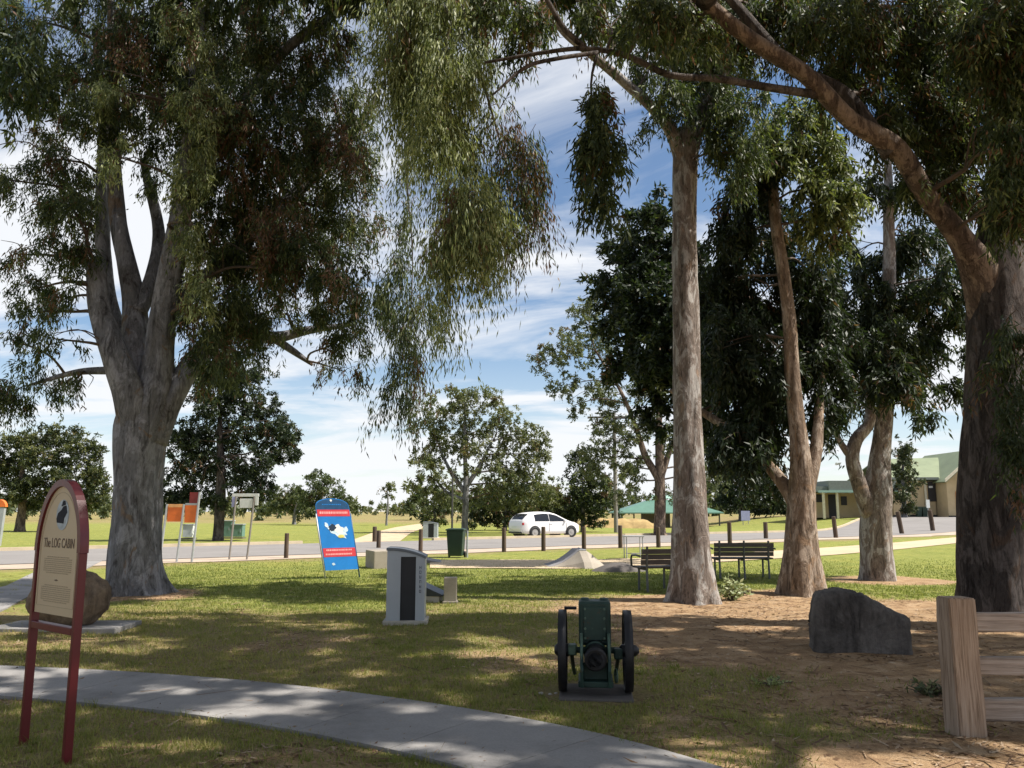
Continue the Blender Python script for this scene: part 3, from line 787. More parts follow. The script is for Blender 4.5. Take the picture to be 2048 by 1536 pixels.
for a in [(2030, 720, 40, 90, .35), (2015, 850, 36, 110, .4), (2035, 950, 30, 70, .35)]:
    Br.append(pblob(a[0], a[1] - 40, Y5 - 0.9, a[2], a[3], a[4], 0.05, dk, 0.6))
OVER = []           # clumps added out of frame along sun rays to cast a chosen dapple below
for gx in np.arange(-8.5, 8.6, .52):
    for gy in np.arange(3.6, 11.6, .50):
        X_ = gx + rng.uniform(-.2, .2); Y_ = gy + rng.uniform(-.2, .2)
        v_ = float(.62 * vnoise(X_ * .55, Y_, .95, 71) + .38 * vnoise(X_ * .7, Y_, 2.0, 72))
        th = .67
        if X_ > .3 and 5.5 < Y_ < 10.6: th = .80
        if Y_ > 10.2 and X_ < -2.4: th = .0
        if X_ > .3 and Y_ > 10.7: th = .0
        if X_ > .7 + .5 * (Y_ - 4.8) and Y_ < 5.75: th = .0
        if v_ > th: continue
        z_ = rng.uniform(9.4, 12.0); t_ = z_ / SUN.z
        OVER.append((X_ + SUN.x * t_, Y_ + SUN.y * t_, z_, rng.uniform(.42, .60)))
for x, y, z, r in OVER:
    if x > 3.4 and z > 2.1 + .68 * y: Br.append([Vector((x, y, z)), (r, r, r * .6), 400, .05, mid_t, 2.25])
for a in [(1185, 215, 26, 40, .5), (1195, 270, 36, 45, .9), (1205, 330, 38, 55, .9), (1205, 400, 22, 40, .7), (1170, 240, 22, 40, .3)]:
    Br.append(pblob(a[0], a[1] - 18, Y5 - 1.7, a[2], a[3], a[4], 0.03, (0.1, 0.5), 0.8))
limbs5 += [
    [(at(1195, 104, Y5 - 1.7), .02), (at(1182, 170, Y5 - 1.7), .014), (at(1192, 260, Y5 - 1.7), .010), (at(1205, 400, Y5 - 1.7), .004)],
    [(at(2070, 290, Y5 - .6), .16), (Vector((8.4, 8.5, 7.8)), .15), (Vector((8.8, 6.0, 9.0)), .12), (Vector((8.4, 3.8, 9.6)), .08), (Vector((8.6, 2.0, 10)), .04)],
    [(at(1410, 5, Y5 - 1.5), .13), (Vector((2.6, 7.0, 8.2)), .11), (Vector((3.0, 5.0, 9.0)), .09), (Vector((3.6, 3.0, 9.6)), .06), (Vector((4.4, 1.2, 9.8)), .03)],
]
tree('gum_tree', 'dark trunked gum at right edge with a massive limb arching across the sky', b5, limbs5, Br, 'leaf_gum', 'bark_dark', GUM, 0.3, 36, 'gum trees of the park lawn', extra_limb_mat='bark_limb', r0=0.04)

# --- weeping gum whose long strands hang into the middle of the view (trunk stands left of the camera)
b6 = Vector((-7.6, 6.0, 0)); Yw = 10.6
limbs6 = [
    [(sink(b6), 0.42), (Vector((-7.55, 6.0, 1.5)), .34), (Vector((-7.3, 6.1, 3.5)), .31), (Vector((-6.8, 6.4, 5.6)), .27), (Vector((-6.0, 6.9, 7.4)), .22), (Vector((-4.8, 7.6, 8.8)), .17), (Vector((-3.3, 8.6, 9.5)), .13), (Vector((-1.8, 9.7, 9.5)), .09), (Vector((-0.9, 10.5, 9.0)), .05)],
    [(Vector((-6.8, 6.4, 5.6)), .2), (Vector((-7.4, 6.2, 7.6)), .15), (Vector((-8.2, 6.0, 9.6)), .1), (Vector((-8.6, 6.0, 11.2)), .05)],
    [(Vector((-4.8, 7.6, 8.8)), .12), (Vector((-3.2, 7.2, 9.6)), .09), (Vector((-1.6, 6.6, 9.8)), .05)],
    [(Vector((-1.8, 9.7, 9.5)), .08), (Vector((-1.3, 10.4, 8.8)), .06), (at(905, 40, Yw), .035), (at(950, 120, Yw), .022), (at(985, 230, Yw + .1), .016), (at(1015, 340, Yw + .2), .010), (at(1030, 420, Yw + .2), .005)],
    [(at(905, 40, Yw), .03), (at(880, 150, Yw), .02), (at(905, 300, Yw), .014), (at(935, 420, Yw), .009), (at(900, 560, Yw), .004)],
    [(at(905, 20, Yw), .03), (at(850, 140, Yw + .5), .022), (at(815, 330, Yw + 1.1), .016), (at(825, 520, Yw + 1.4), .011), (at(815, 760, Yw + 1.4), .004)],
]
Bw = []
for a in [(800, 30, 70, 60, .9), (880, 20, 80, 60, 1.), (840, 110, 80, 80, 1.), (900, 160, 60, 80, 1.), (800, 180, 50, 80, .8), (870, 250, 45, 80, .9), (915, 300, 45, 90, .9), (960, 110, 40, 70, .6), (930, 400, 50, 70, 1.), (970, 460, 50, 50, 1.), (910, 480, 45, 55, .9), (950, 520, 45, 35, .7), (885, 560, 26, 55, .7), (890, 630, 18, 40, .5)]:
    Bw.append(pblob(a[0], a[1] - 22, Yw + rng.uniform(-.5, .5), a[2], a[3], a[4] * 1.1, 0.02, lit, 0.8))
for a in [(1000, 240, 45, 80, .45), (1040, 320, 40, 70, .55), (1030, 400, 45, 60, .6), (1060, 380, 28, 60, .4), (1000, 420, 40, 60, .5)]:
    Bw.append(pblob(a[0], a[1] - 22, Yw + rng.uniform(-.2, .6), a[2], a[3], a[4], 0.22, mid_t, 0.8))
for a in [(800, 560, 45, 60, .6), (840, 620, 40, 60, .6), (800, 680, 40, 50, .5), (835, 720, 30, 45, .5), (815, 330, 32, 70, .35), (822, 450, 36, 60, .35), (810, 770, 34, 40, .6), (775, 800, 24, 24, .3), (830, 800, 22, 26, .4)]:
    Bw.append(pblob(a[0], a[1] - 22, Yw + 1.4 + rng.uniform(-.3, .4), a[2], a[3], a[4], 0.08, mid_t, 0.8))
for x, y, z, r in OVER:
    if x <= 3.4 and z > 2.1 + .68 * y: Bw.append([Vector((x, y, z)), (r, r, r * .6), 400, .05, mid_t, 2.45])
for x, y, z, r in [(-5.5, 7.2, 10.2, 1.5), (-7.5, 6.5, 11, 1.8), (-8.5, 3, 10, 1.7), (-6.8, 8.6, 11, 1.6), (-4.8, 9, 11.2, 1.5), (-9.2, 8.4, 11, 1.7), (-5.5, 2.6, 10, 1.6), (-3.4, 2.6, 10, 1.5), (-10.5, 5.5, 9, 1.7), (-11.5, 8.5, 9, 1.6), (-4.4, 5.4, 10.6, 1.4)]:
    Bw.append([Vector((x, y, z)), (r, r, r * .45), 2400, .05, dk, 2.8])  # dense clumps added above the frame to block sky light
tree('gum_tree', 'weeping gum whose long sunlit leaf strands hang down the middle of the sky', b6, limbs6, Bw, 'leaf_gum', 'bark_grey', WEEP, 0.4, 24, 'gum trees of the park lawn', twig='twig_red', r0=0.03, sub=6)

# --- gum added behind the viewer, never in view: blocks sky light, shades the path
b8 = Vector((-2.2, -6.0, 0))
limbs8 = [[(sink(b8), .5), (Vector((-2.2, -6, 2.5)), .40), (Vector((-2.1, -6, 5)), .34), (Vector((-2.0, -5.8, 8)), .22), (Vector((-1.8, -5.6, 11)), .08)],
          [(Vector((-2.1, -6, 4.5)), .22), (Vector((0.5, -4.5, 7)), .16), (Vector((4, -3, 9)), .09), (Vector((7.5, -2.2, 10)), .04)],
          [(Vector((-2.1, -6, 5)), .22), (Vector((-4.5, -3.5, 7)), .15), (Vector((-6.5, -.5, 8.4)), .08), (Vector((-7, 1.6, 9)), .04)],
          [(Vector((-2.0, -5.9, 6)), .2), (Vector((-1.6, -3, 8)), .13), (Vector((-1.4, -.5, 9)), .06)]]
Bh = []
for x, y, z, r, n in [(-1.5, -.6, 9.4, 1.7, 5200), (-3.6, -.4, 9.2, 1.7, 5200), (-5.8, .6, 9, 1.7, 5200), (-7.6, 2.2, 9, 1.6, 4200), (.8, -1.2, 9.6, 1.7, 5200), (3.2, -1.8, 9.8, 1.7, 5200), (6, -1.4, 10, 1.7, 5200), (8.6, -1.8, 10, 1.3, 3000),
                      (-1, -3.4, 9, 1.9, 5200), (-4.4, -3.2, 8, 1.9, 5200), (2.4, -4, 8.4, 1.9, 5200), (5.6, -3.8, 9, 1.8, 4200), (-7.4, -1.8, 8, 1.8, 4200), (-2.5, -7, 11, 2.2, 4200), (-6.8, -4.5, 6, 1.8, 4200), (-3.5, -5, 6, 1.6, 3600), (2.5, -6, 6.4, 1.9, 4200), (6.5, -5.5, 6.6, 1.9, 4200)]:
    Bh.append([Vector((x, y, z)), (r * 1.1, r * 1.1, r * .6), n * .62, .05, dk, 2.5])
tree('gum_tree', 'gum behind the viewpoint whose crown overhangs and shades the footpath', b8, limbs8, Bh, 'leaf_gum', 'bark_grey', GUM, 0.4, 20, 'gum trees of the park lawn')

# --- straight mottled gum in the centre
Y2 = TRUNKS[1].y; b2 = Vector((TRUNKS[1].x, Y2, 0))
limbs2 = [
    [(sink(b2, .2), 0.36), LP(1386, 1170, Y2, 82), LP(1382, 1080, Y2, 72), LP(1376, 900, Y2, 62), LP(1372, 700, Y2, 55), LP(1370, 500, Y2, 52), LP(1370, 350, Y2, 50), LP(1376, 285, Y2, 50), LP(1398, 240, Y2, 38), LP(1425, 190, Y2, 30), LP(1455, 110, Y2, 26), LP(1475, 0, Y2, 20), LP(1490, -150, Y2, 10)],
    [LP(1368, 320, Y2, 40), LP(1345, 265, Y2 - .1, 30), LP(1310, 220, Y2 - .3, 24), LP(1250, 165, Y2 - .5, 20), LP(1190, 115, Y2 - .7, 17), LP(1120, 55, Y2 - .9, 14), LP(1085, -20, Y2 - 1, 8)],
]
Bc = []
for a in [(1335, 190, 45, 50, .9), (1300, 150, 40, 40, .6), (1320, 250, 30, 30, .7), (1420, 210, 50, 50, 1), (1400, 140, 50, 45, .9), (1460, 150, 50, 50, .9), (1440, 270, 40, 50, .9), (1350, 100, 50, 40, .8), (1480, 60, 60, 50, .8), (1470, 320, 50, 60, .9), (1500, 220, 50, 50, .8), (1385, 195, 44, 44, .9), (1430, 120, 50, 50, .9), (1300, 95, 50, 44, .7), (1385, 90, 50, 44, .9), (1340, 40, 60, 40, .9), (1440, 30, 60, 40, .9), (1250, 60, 50, 40, .5)]:
    Bc.append(pblob(a[0], a[1] - 15, Y2 + rng.uniform(-.9, .8), a[2], a[3], a[4], 0.04, mid_t))
for x, y, z, r, n in [(3.6, 14.9, 12.2, 1.3, 2400), (2.2, 14.8, 11.8, 1.1, 2000), (5.4, 15.2, 12.6, 1.3, 2600), (10.6, 17.2, 13.4, 1.2, 2400), (5.0, 15.9, 13.2, .9, 1600), (7.6, 18.2, 14, 1.0, 1800), (12.4, 17.6, 13.4, 1.2, 2400)]:
    Bc.append([Vector((x, y, z)), (r, r, r * .55), n, .05, mid_t, 2.5])  # clumps added out of frame to throw shade across the lawn
tree('gum_tree', 'straight tall gum trunk with mottled grey and tan bark in the centre right', b2, limbs2, Bc, 'leaf_gum', 'bark_mottled', GUM, 0.75, 40, 'gum trees of the park lawn', fl_h=0.22)

# --- slender tan gum to its right
Y3 = TRUNKS[2].y; b3 = Vector((TRUNKS[2].x, Y3, 0))
limbs3 = [
    [(sink(b3, .2), 0.36), LP(1604, 1150, Y3, 76), LP(1603, 1060, Y3, 62), LP(1604, 970, Y3, 54), LP(1598, 880, Y3, 36), LP(1586, 760, Y3, 30), LP(1578, 640, Y3, 27), LP(1566, 540, Y3, 25), LP(1552, 450, Y3 + .1, 22), LP(1545, 330, Y3 + .2, 18), LP(1560, 220, Y3 + .2, 12)],
    [LP(1595, 1010, Y3 + .1, 34), LP(1565, 965, Y3 + .3, 26), LP(1510, 900, Y3 + .7, 20), LP(1460, 860, Y3 + 1., 17), LP(1410, 828, Y3 + 1.3, 14), LP(1340, 780, Y3 + 1.6, 8)],
    [LP(1612, 990, Y3 + .1, 30), LP(1632, 900, Y3 + .3, 24), LP(1640, 800, Y3 + .6, 14), LP(1650, 700, Y3 + .9, 5)],
]
Bd = []
for a in [(1595, 250, 70, 45, .9), (1560, 320, 65, 55, .9), (1640, 310, 55, 55, .9), (1650, 390, 60, 55, .95), (1660, 450, 45, 45, .8)]:
    Bd.append(pblob(a[0], a[1] - 10, Y3 - .3 + rng.uniform(-.4, .4), a[2], a[3], a[4], 0.03, lit))
for a in [(1500, 400, 60, 70, .9), (1470, 490, 60, 60, .85), (1550, 480, 60, 60, .9), (1440, 590, 70, 60, 1.1), (1510, 620, 70, 70, 1.1), (1620, 560, 60, 60, .9), (1640, 650, 60, 70, 1.1), (1450, 700, 70, 70, 1.2), (1530, 740, 70, 70, 1.2), (1650, 760, 50, 60, 1.0), (1470, 800, 70, 60, 1.1), (1540, 840, 60, 60, 1.1), (1640, 840, 30, 50, .7), (1480, 900, 60, 50, 1.0), (1540, 930, 40, 50, .8), (1610, 700, 50, 60, 1)]:
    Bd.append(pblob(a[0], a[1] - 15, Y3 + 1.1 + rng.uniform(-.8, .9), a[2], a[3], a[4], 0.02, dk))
tree('gum_tree', 'slender gum with tan bark and bright upper leaves right of the mottled trunk', b3, limbs3, Bd, 'leaf_dark', 'bark_tan', dict(GUM, leaf_len=0.16, leaf_w=.021, strand=.5, droop=.8), 0.7, 36, 'gum trees of the park lawn', fl_h=0.28)

# --- forked gum further right
Y4 = TRUNKS[3].y; b4 = Vector((TRUNKS[3].x, Y4, 0))
limbs4 = [
    [(sink(b4, .2), 0.40), LP(1756, 1130, Y4, 66), LP(1752, 1060, Y4, 60), LP(1755, 990, Y4, 56), LP(1760, 920, Y4, 40), LP(1768, 840, Y4, 36), LP(1775, 720, Y4, 30), LP(1778, 560, Y4, 26), LP(1778, 420, Y4, 20), LP(1775, 300, Y4, 12)],
    [LP(1740, 1030, Y4 - .05, 36), LP(1718, 970, Y4 - .15, 32), LP(1704, 920, Y4 - .2, 28), LP(1712, 880, Y4 - .2, 26), LP(1740, 840, Y4 - .2, 22), LP(1735, 760, Y4, 16), LP(1715, 660, Y4 + .2, 10)],
    [LP(1704, 915, Y4 - .2, 18), LP(1684, 890, Y4 - .2, 13), LP(1668, 855, Y4 - .2, 10), LP(1660, 800, Y4 - .2, 6)],
]
Be = []
for a in [(1700, 600, 50, 60, .9), (1780, 540, 50, 50, .8), (1790, 630, 60, 60, 1), (1720, 690, 60, 60, 1), (1830, 700, 60, 60, .9), (1860, 590, 50, 60, .8), (1780, 760, 60, 50, 1), (1870, 770, 40, 40, .7), (1720, 790, 40, 40, .7), (1840, 820, 40, 30, .5), (1890, 660, 40, 60, .8), (1700, 520, 40, 40, .7), (1820, 480, 50, 40, .7), (1670, 830, 26, 30, .4), (1640, 870, 30, 20, .25), (1850, 500, 50, 60, .8), (1900, 560, 40, 60, .7), (1740, 380, 50, 40, .5), (1830, 390, 50, 50, .7)]:
    Be.append(pblob(a[0], a[1] - 10, Y4 + rng.uniform(-1, 1.2), a[2], a[3], a[4], 0.03, (0.05, .5)))
tree('gum_tree', 'gum with a low fork and dark bark before the cream building', b4, limbs4, Be, 'leaf_dark', 'bark_mottled', dict(GUM, leaf_len=0.17, leaf_w=.022, strand=.5, droop=.8), 0.35, 28, 'gum trees of the park lawn', fl_h=0.2)

# --- dark evergreen standing behind the mottled trunk
Yd = 24.0; gd = Vector((at(1380, 1100, Yd).x, Yd, 0))
limbs7 = [[(sink(gd, .2), .30), (Vector((gd.x, Yd, 1.5)), .25), LP(1372, 900, Yd, 24), LP(1350, 760, Yd, 20), LP(1320, 620, Yd, 16), LP(1310, 480, Yd, 8)]]
Bf = []
for a in [(1290, 440, 45, 45, .9), (1330, 420, 40, 45, .8), (1260, 500, 50, 50, 1), (1320, 510, 60, 60, 1.2), (1230, 570, 50, 55, 1.1), (1290, 590, 70, 70, 1.4), (1240, 640, 55, 55, 1.3), (1310, 680, 70, 70, 1.4), (1260, 720, 50, 50, 1.2), (1320, 770, 60, 50, 1.3), (1370, 620, 60, 80, 1.3), (1400, 720, 60, 70, 1.3), (1390, 520, 50, 60, .9), (1420, 800, 60, 50, 1.2), (1380, 850, 50, 50, 1), (1300, 830, 40, 30, .8), (1440, 880, 50, 50, 1)]:
    Bf.append(pblob(a[0], a[1], Yd + rng.uniform(-1, 1.2), a[2], a[3], a[4] * .7, 0.01, (0, .5)))
tree('evergreen_tree', 'dense dark evergreen rising behind the mottled central trunk', gd, limbs7, Bf, 'leaf_dark', 'bark_dark', dict(leaf_len=0.2, leaf_w=.038, droop=.45, strand=.5, per=20, spread=.8), 0.3, 16, 'background trees')

# --- background trees; sizes in photo pixels, distances in metres
def bg_tree(label, px, Y, trunk_px, blobs, leaf, name='background_tree', barkm='bark_grey', limbs=None, leaf_m=0.0, droop=.5, tint=mid_t, dens=1.0, base_py=None, brown=.02):
    x = at(px, 1000, Y).x; g = Vector((x, Y, gzf(x, Y)))
    cy = np.mean([b[1] for b in blobs]); top = min(b[1] for b in blobs)
    lm = [[(sink(g, .1), trunk_px * .62 * Y / FPX), (Vector((x, Y, g.z + .6)), trunk_px * .5 * Y / FPX), LP(px + 2, (1022 + cy) / 2, Y, trunk_px * .9), LP(px, cy, Y, trunk_px * .6), LP(px, top, Y, trunk_px * .2)]]
    for l in limbs or []: lm.append([LP(q[0], q[1], Y + (q[3] if len(q) > 3 else 0), q[2]) for q in l])
    ll = leaf_m or max(0.16, 5.6 * Y / FPX)
    B = [pblob(b[0], b[1], Y + rng.uniform(-.5, .5) * b[2] * Y / FPX, b[2], b[3], (b[4] if len(b) > 4 else 1) * dens * 1.2, brown, tint, 1.0, 13) for b in blobs]
    return tree(name, label, g, lm, B, leaf, barkm, dict(leaf_len=ll, leaf_w=ll * .22, droop=droop, strand=ll * 2.2, per=14, spread=.8), 0.2, 12, 'background trees', r0=0.06, sub=3)

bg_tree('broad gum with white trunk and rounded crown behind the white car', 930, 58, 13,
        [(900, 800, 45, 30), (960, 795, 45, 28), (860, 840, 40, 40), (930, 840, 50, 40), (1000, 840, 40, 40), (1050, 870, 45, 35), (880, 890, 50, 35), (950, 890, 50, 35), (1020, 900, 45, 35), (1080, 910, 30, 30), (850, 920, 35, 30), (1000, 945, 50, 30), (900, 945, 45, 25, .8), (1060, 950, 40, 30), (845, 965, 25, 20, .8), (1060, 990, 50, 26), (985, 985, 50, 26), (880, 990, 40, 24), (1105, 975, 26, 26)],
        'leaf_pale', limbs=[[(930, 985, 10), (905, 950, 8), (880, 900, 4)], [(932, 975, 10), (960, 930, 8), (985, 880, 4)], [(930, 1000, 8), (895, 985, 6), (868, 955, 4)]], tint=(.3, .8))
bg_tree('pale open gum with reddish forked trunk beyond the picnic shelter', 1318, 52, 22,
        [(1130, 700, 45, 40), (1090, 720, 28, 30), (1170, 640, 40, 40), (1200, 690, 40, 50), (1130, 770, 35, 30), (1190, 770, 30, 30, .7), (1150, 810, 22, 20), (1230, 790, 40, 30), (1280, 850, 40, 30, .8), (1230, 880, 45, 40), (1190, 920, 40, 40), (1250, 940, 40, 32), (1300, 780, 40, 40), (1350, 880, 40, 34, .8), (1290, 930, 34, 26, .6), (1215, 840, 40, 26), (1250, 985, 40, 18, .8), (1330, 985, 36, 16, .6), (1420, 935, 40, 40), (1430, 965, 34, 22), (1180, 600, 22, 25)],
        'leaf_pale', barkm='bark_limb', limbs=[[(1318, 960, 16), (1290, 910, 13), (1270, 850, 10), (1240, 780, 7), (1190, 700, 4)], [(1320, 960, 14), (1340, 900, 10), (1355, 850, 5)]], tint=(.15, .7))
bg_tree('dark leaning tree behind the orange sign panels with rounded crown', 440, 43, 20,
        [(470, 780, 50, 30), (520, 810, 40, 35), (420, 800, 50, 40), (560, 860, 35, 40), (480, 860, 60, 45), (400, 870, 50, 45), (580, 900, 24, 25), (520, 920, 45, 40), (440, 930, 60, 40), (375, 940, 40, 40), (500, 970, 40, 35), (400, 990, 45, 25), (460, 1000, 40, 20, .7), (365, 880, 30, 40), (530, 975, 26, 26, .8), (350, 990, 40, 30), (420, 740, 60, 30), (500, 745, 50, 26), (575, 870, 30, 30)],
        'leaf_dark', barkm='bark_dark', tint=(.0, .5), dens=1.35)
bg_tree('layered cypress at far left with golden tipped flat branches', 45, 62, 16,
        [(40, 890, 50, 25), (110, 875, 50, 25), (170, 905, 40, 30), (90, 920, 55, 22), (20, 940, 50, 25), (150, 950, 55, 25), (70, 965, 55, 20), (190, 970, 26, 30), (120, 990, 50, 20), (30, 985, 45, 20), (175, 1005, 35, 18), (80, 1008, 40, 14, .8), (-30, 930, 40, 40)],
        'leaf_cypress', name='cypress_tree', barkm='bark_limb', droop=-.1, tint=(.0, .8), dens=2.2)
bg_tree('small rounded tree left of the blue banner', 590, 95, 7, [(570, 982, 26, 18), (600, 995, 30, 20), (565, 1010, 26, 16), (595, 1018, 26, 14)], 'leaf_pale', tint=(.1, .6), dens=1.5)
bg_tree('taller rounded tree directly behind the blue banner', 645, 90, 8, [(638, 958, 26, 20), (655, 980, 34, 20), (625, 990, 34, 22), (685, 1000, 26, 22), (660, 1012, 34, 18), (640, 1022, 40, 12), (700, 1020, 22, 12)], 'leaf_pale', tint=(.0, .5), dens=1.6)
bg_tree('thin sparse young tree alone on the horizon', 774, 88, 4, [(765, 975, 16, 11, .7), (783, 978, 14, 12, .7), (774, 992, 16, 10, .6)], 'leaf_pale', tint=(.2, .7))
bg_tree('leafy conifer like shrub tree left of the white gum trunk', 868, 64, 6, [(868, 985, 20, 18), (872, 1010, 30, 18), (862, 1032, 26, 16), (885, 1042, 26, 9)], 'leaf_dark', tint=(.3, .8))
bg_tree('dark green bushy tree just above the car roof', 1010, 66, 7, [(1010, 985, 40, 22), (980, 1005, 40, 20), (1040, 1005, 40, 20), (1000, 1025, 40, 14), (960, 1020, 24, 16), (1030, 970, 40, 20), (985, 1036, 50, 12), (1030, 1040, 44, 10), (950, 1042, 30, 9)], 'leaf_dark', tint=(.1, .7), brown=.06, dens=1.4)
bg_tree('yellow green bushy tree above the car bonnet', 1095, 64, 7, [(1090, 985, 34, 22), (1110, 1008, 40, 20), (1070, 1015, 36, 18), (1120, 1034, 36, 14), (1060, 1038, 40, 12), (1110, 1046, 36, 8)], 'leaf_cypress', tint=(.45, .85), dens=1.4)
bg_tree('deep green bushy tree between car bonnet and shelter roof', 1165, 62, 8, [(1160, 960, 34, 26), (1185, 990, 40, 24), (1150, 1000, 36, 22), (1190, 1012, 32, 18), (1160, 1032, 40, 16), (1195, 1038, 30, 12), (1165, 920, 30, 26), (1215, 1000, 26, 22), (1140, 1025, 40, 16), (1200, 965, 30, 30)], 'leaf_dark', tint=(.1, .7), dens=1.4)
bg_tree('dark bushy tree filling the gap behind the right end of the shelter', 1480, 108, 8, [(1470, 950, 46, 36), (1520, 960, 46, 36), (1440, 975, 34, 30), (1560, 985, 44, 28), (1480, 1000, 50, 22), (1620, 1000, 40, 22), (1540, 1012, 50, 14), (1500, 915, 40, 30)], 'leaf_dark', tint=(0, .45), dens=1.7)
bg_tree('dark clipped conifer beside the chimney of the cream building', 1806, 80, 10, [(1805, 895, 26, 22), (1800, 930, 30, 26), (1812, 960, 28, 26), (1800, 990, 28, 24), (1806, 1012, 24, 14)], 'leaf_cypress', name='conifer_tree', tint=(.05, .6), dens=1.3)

# far wood along the horizon: reads as one mass
FB = []
for px in range(-300, 2400, 11):
    Yf = rng.uniform(210, 300); h = rng.uniform(8, 20) if not (690 < px < 830) else rng.uniform(8, 13)
    FB.append(pblob(px, 1026 - h, Yf, rng.uniform(12, 22), h * 0.9, .7, .02, (.1, .7), 1, 13))
for lo_px, hi_px, hh, y0_, y1_, st_ in ((-260, 210, 30, 120, 170, 20), (210, 560, 24, 130, 180, 20), (540, 720, 20, 130, 180, 18), (815, 1260, 40, 110, 150, 19), (1400, 1720, 34, 130, 170, 20), (1720, 2300, 14, 160, 200, 24)):
    for px in np.arange(lo_px, hi_px, st_):
        Y_ = rng.uniform(y0_, y1_); top_ = hh * rng.uniform(.6, 1.3); q_ = px + rng.uniform(-6, 6)
        FB.append(pblob(q_, 1026 - top_ * .45, Y_, rng.uniform(15, 22), top_ * .55, .45, .02, (.0, .55), 1, 13))
        FB.append(pblob(q_ + rng.uniform(-6, 6), 1026 - top_ * 1.15, Y_, rng.uniform(9, 15), top_ * .42, .45, .02, (.15, .75), 1, 13))
V_, T_ = foliage(FB, leaf_len=.95, leaf_w=.2, droop=.3, strand=1.5, per=12, spread=.8)
V_[:, :, 2] = np.maximum(V_[:, :, 2], 0.0)
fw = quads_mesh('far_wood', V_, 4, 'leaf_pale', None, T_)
tag(fw, 'distant belt of grey green trees along the horizon', 'trees', None, 'stuff')

# ------------------------------------------------------------------ objects
from mathutils import noise as mnoise
def rock_mesh(bm, amp, scale, seed):
    for v in bm.verts:
        p = v.co * scale + Vector((seed * 7.3, seed * 3.1, seed))
        n = mnoise.noise(p) + 0.5 * mnoise.noise(p * 2.3) + 0.25 * mnoise.noise(p * 5.1)
        v.co += v.normal * n * amp
def bm_obj(name, bm, mat, parent=None, smooth=True):
    me = bpy.data.meshes.new(name); bm.to_mesh(me); bm.free()
    if smooth: me.polygons.foreach_set('use_smooth', [True] * len(me.polygons))
    return link_mesh(name, me, mat, parent)

# --- arched red information sign
sl, sr_ = G(44, 1490), G(136, 1528)
sw = (sr_ - sl).to_2d().length; srz = math.atan2(sr_.y - sl.y, sr_.x - sl.x)
sg = empty('information_sign', ((sl.x + sr_.x) / 2, (sl.y + sr_.y) / 2, 0), srz, 'tall arched information sign with glossy red frame and cream panel on two legs', 'sign')
ZS, ZT, ZB = 1.24, 1.705, 0.845
hw = sw / 2
def arch(t, w, top, spring):           # t from -1 (left spring) to 1
    return (w * math.sin(t * math.pi / 2) if abs(t) < 1 else w * (1 if t > 0 else -1), spring + (top - spring) * (max(0, math.cos(t * math.pi / 2)) ** 1.0))
ts = [i / 16 for i in range(-16, 17)]
outer = [arch(t, hw, ZT, ZS) for t in ts]; inner = [arch(t, hw - 0.042, ZT - 0.045, ZS) for t in ts]
mb = MB(); n = len(ts); vs = []
for (xo, zo), (xi, zi) in zip(outer, inner):
    for x, z, y in ((xo, zo, -.028), (xo, zo, .028), (xi, zi, .028), (xi, zi, -.028)): vs.append((x, y, z))
fs = [(i * 4 + k, i * 4 + (k + 1) % 4, (i + 1) * 4 + (k + 1) % 4, (i + 1) * 4 + k) for i in range(n - 1) for k in range(4)]
mb.add(vs, fs).build('arch_frame', 'sign_red', sg, True).data.polygons.foreach_set('use_smooth', [False] * len(fs))
for s in (-1, 1):
    MB().box((s * (hw - .021), 0, (ZS - .12) / 2), (.036, .05, ZS + .12)).build('leg', 'sign_red', sg, bevel=.004)
MB().box((0, 0, .765), (sw - .084, .05, .045)).build('crossbar', 'sign_red', sg, bevel=.004)
pout = [(x, z) for x, z in [arch(t, hw - .0435, ZT - .0465, ZS) for t in ts]]
panel = MB().prism([(-(hw - .0435), ZB)] + pout + [(hw - .0435, ZB)], -.012, .012).build('panel', 'sign_cream', sg)
# fine rule round the panel edge
mb = MB(); r1 = [(-(hw - .07), ZB + .05)] + [arch(t, hw - .07, ZT - .085, ZS) for t in ts] + [(hw - .07, ZB + .05)]
for (xa, za), (xb, zb) in zip(r1, r1[1:] + r1[:1]):
    mb.tube([(xa, -.0125, za), (xb, -.0125, zb)], .0018, 4, False)
mb.build('border_rule', 'sign_faint', panel)
def disc(cx, cz, rx, rz, y, mat, nm, parent, y1=None, pts=None):
    o = pts or [(cx + rx * math.cos(a * 2 * math.pi / 28), cz + rz * math.sin(a * 2 * math.pi / 28)) for a in range(28)]
    return MB().prism(o, y, y1 if y1 is not None else y + .0015).build(nm, mat, parent)
pic = disc(.02, 1.475, .088, .098, -.0145, 'sign_oval', 'picture', panel)
disc(0, 0, 0, 0, -.0165, 'sign_oval_dark', 'picture_hut', panel, None, [(-.05, 1.425), (.045, 1.42), (.05, 1.455), (.085, 1.49), (.07, 1.535), (.03, 1.53), (.0, 1.505), (-.045, 1.485), (-.06, 1.45)])
disc(0, 0, 0, 0, -.0165, 'sign_oval_dark', 'picture_trees', panel, None, [(0, 1.53), (.06, 1.54), (.05, 1.565), (.02, 1.568)])
def text_mesh(name, body, size, loc, rot, mat, parent, sx=1.0, ext=0.001):
    cu = bpy.data.curves.new(name, 'FONT'); cu.body = body; cu.size = size; cu.align_x = 'CENTER'; cu.align_y = 'CENTER'; cu.extrude = ext
    to = bpy.data.objects.new(name, cu); COL.objects.link(to)
    dg = bpy.context.evaluated_depsgraph_get(); me_ = bpy.data.meshes.new_from_object(to.evaluated_get(dg))
    COL.objects.unlink(to); bpy.data.objects.remove(to)
    o = link_mesh(name, me_, mat, parent); me_.materials.clear(); me_.materials.append(M[mat])
    o.location = loc; o.rotation_euler = rot; o.scale = (sx, 1, 1); return o
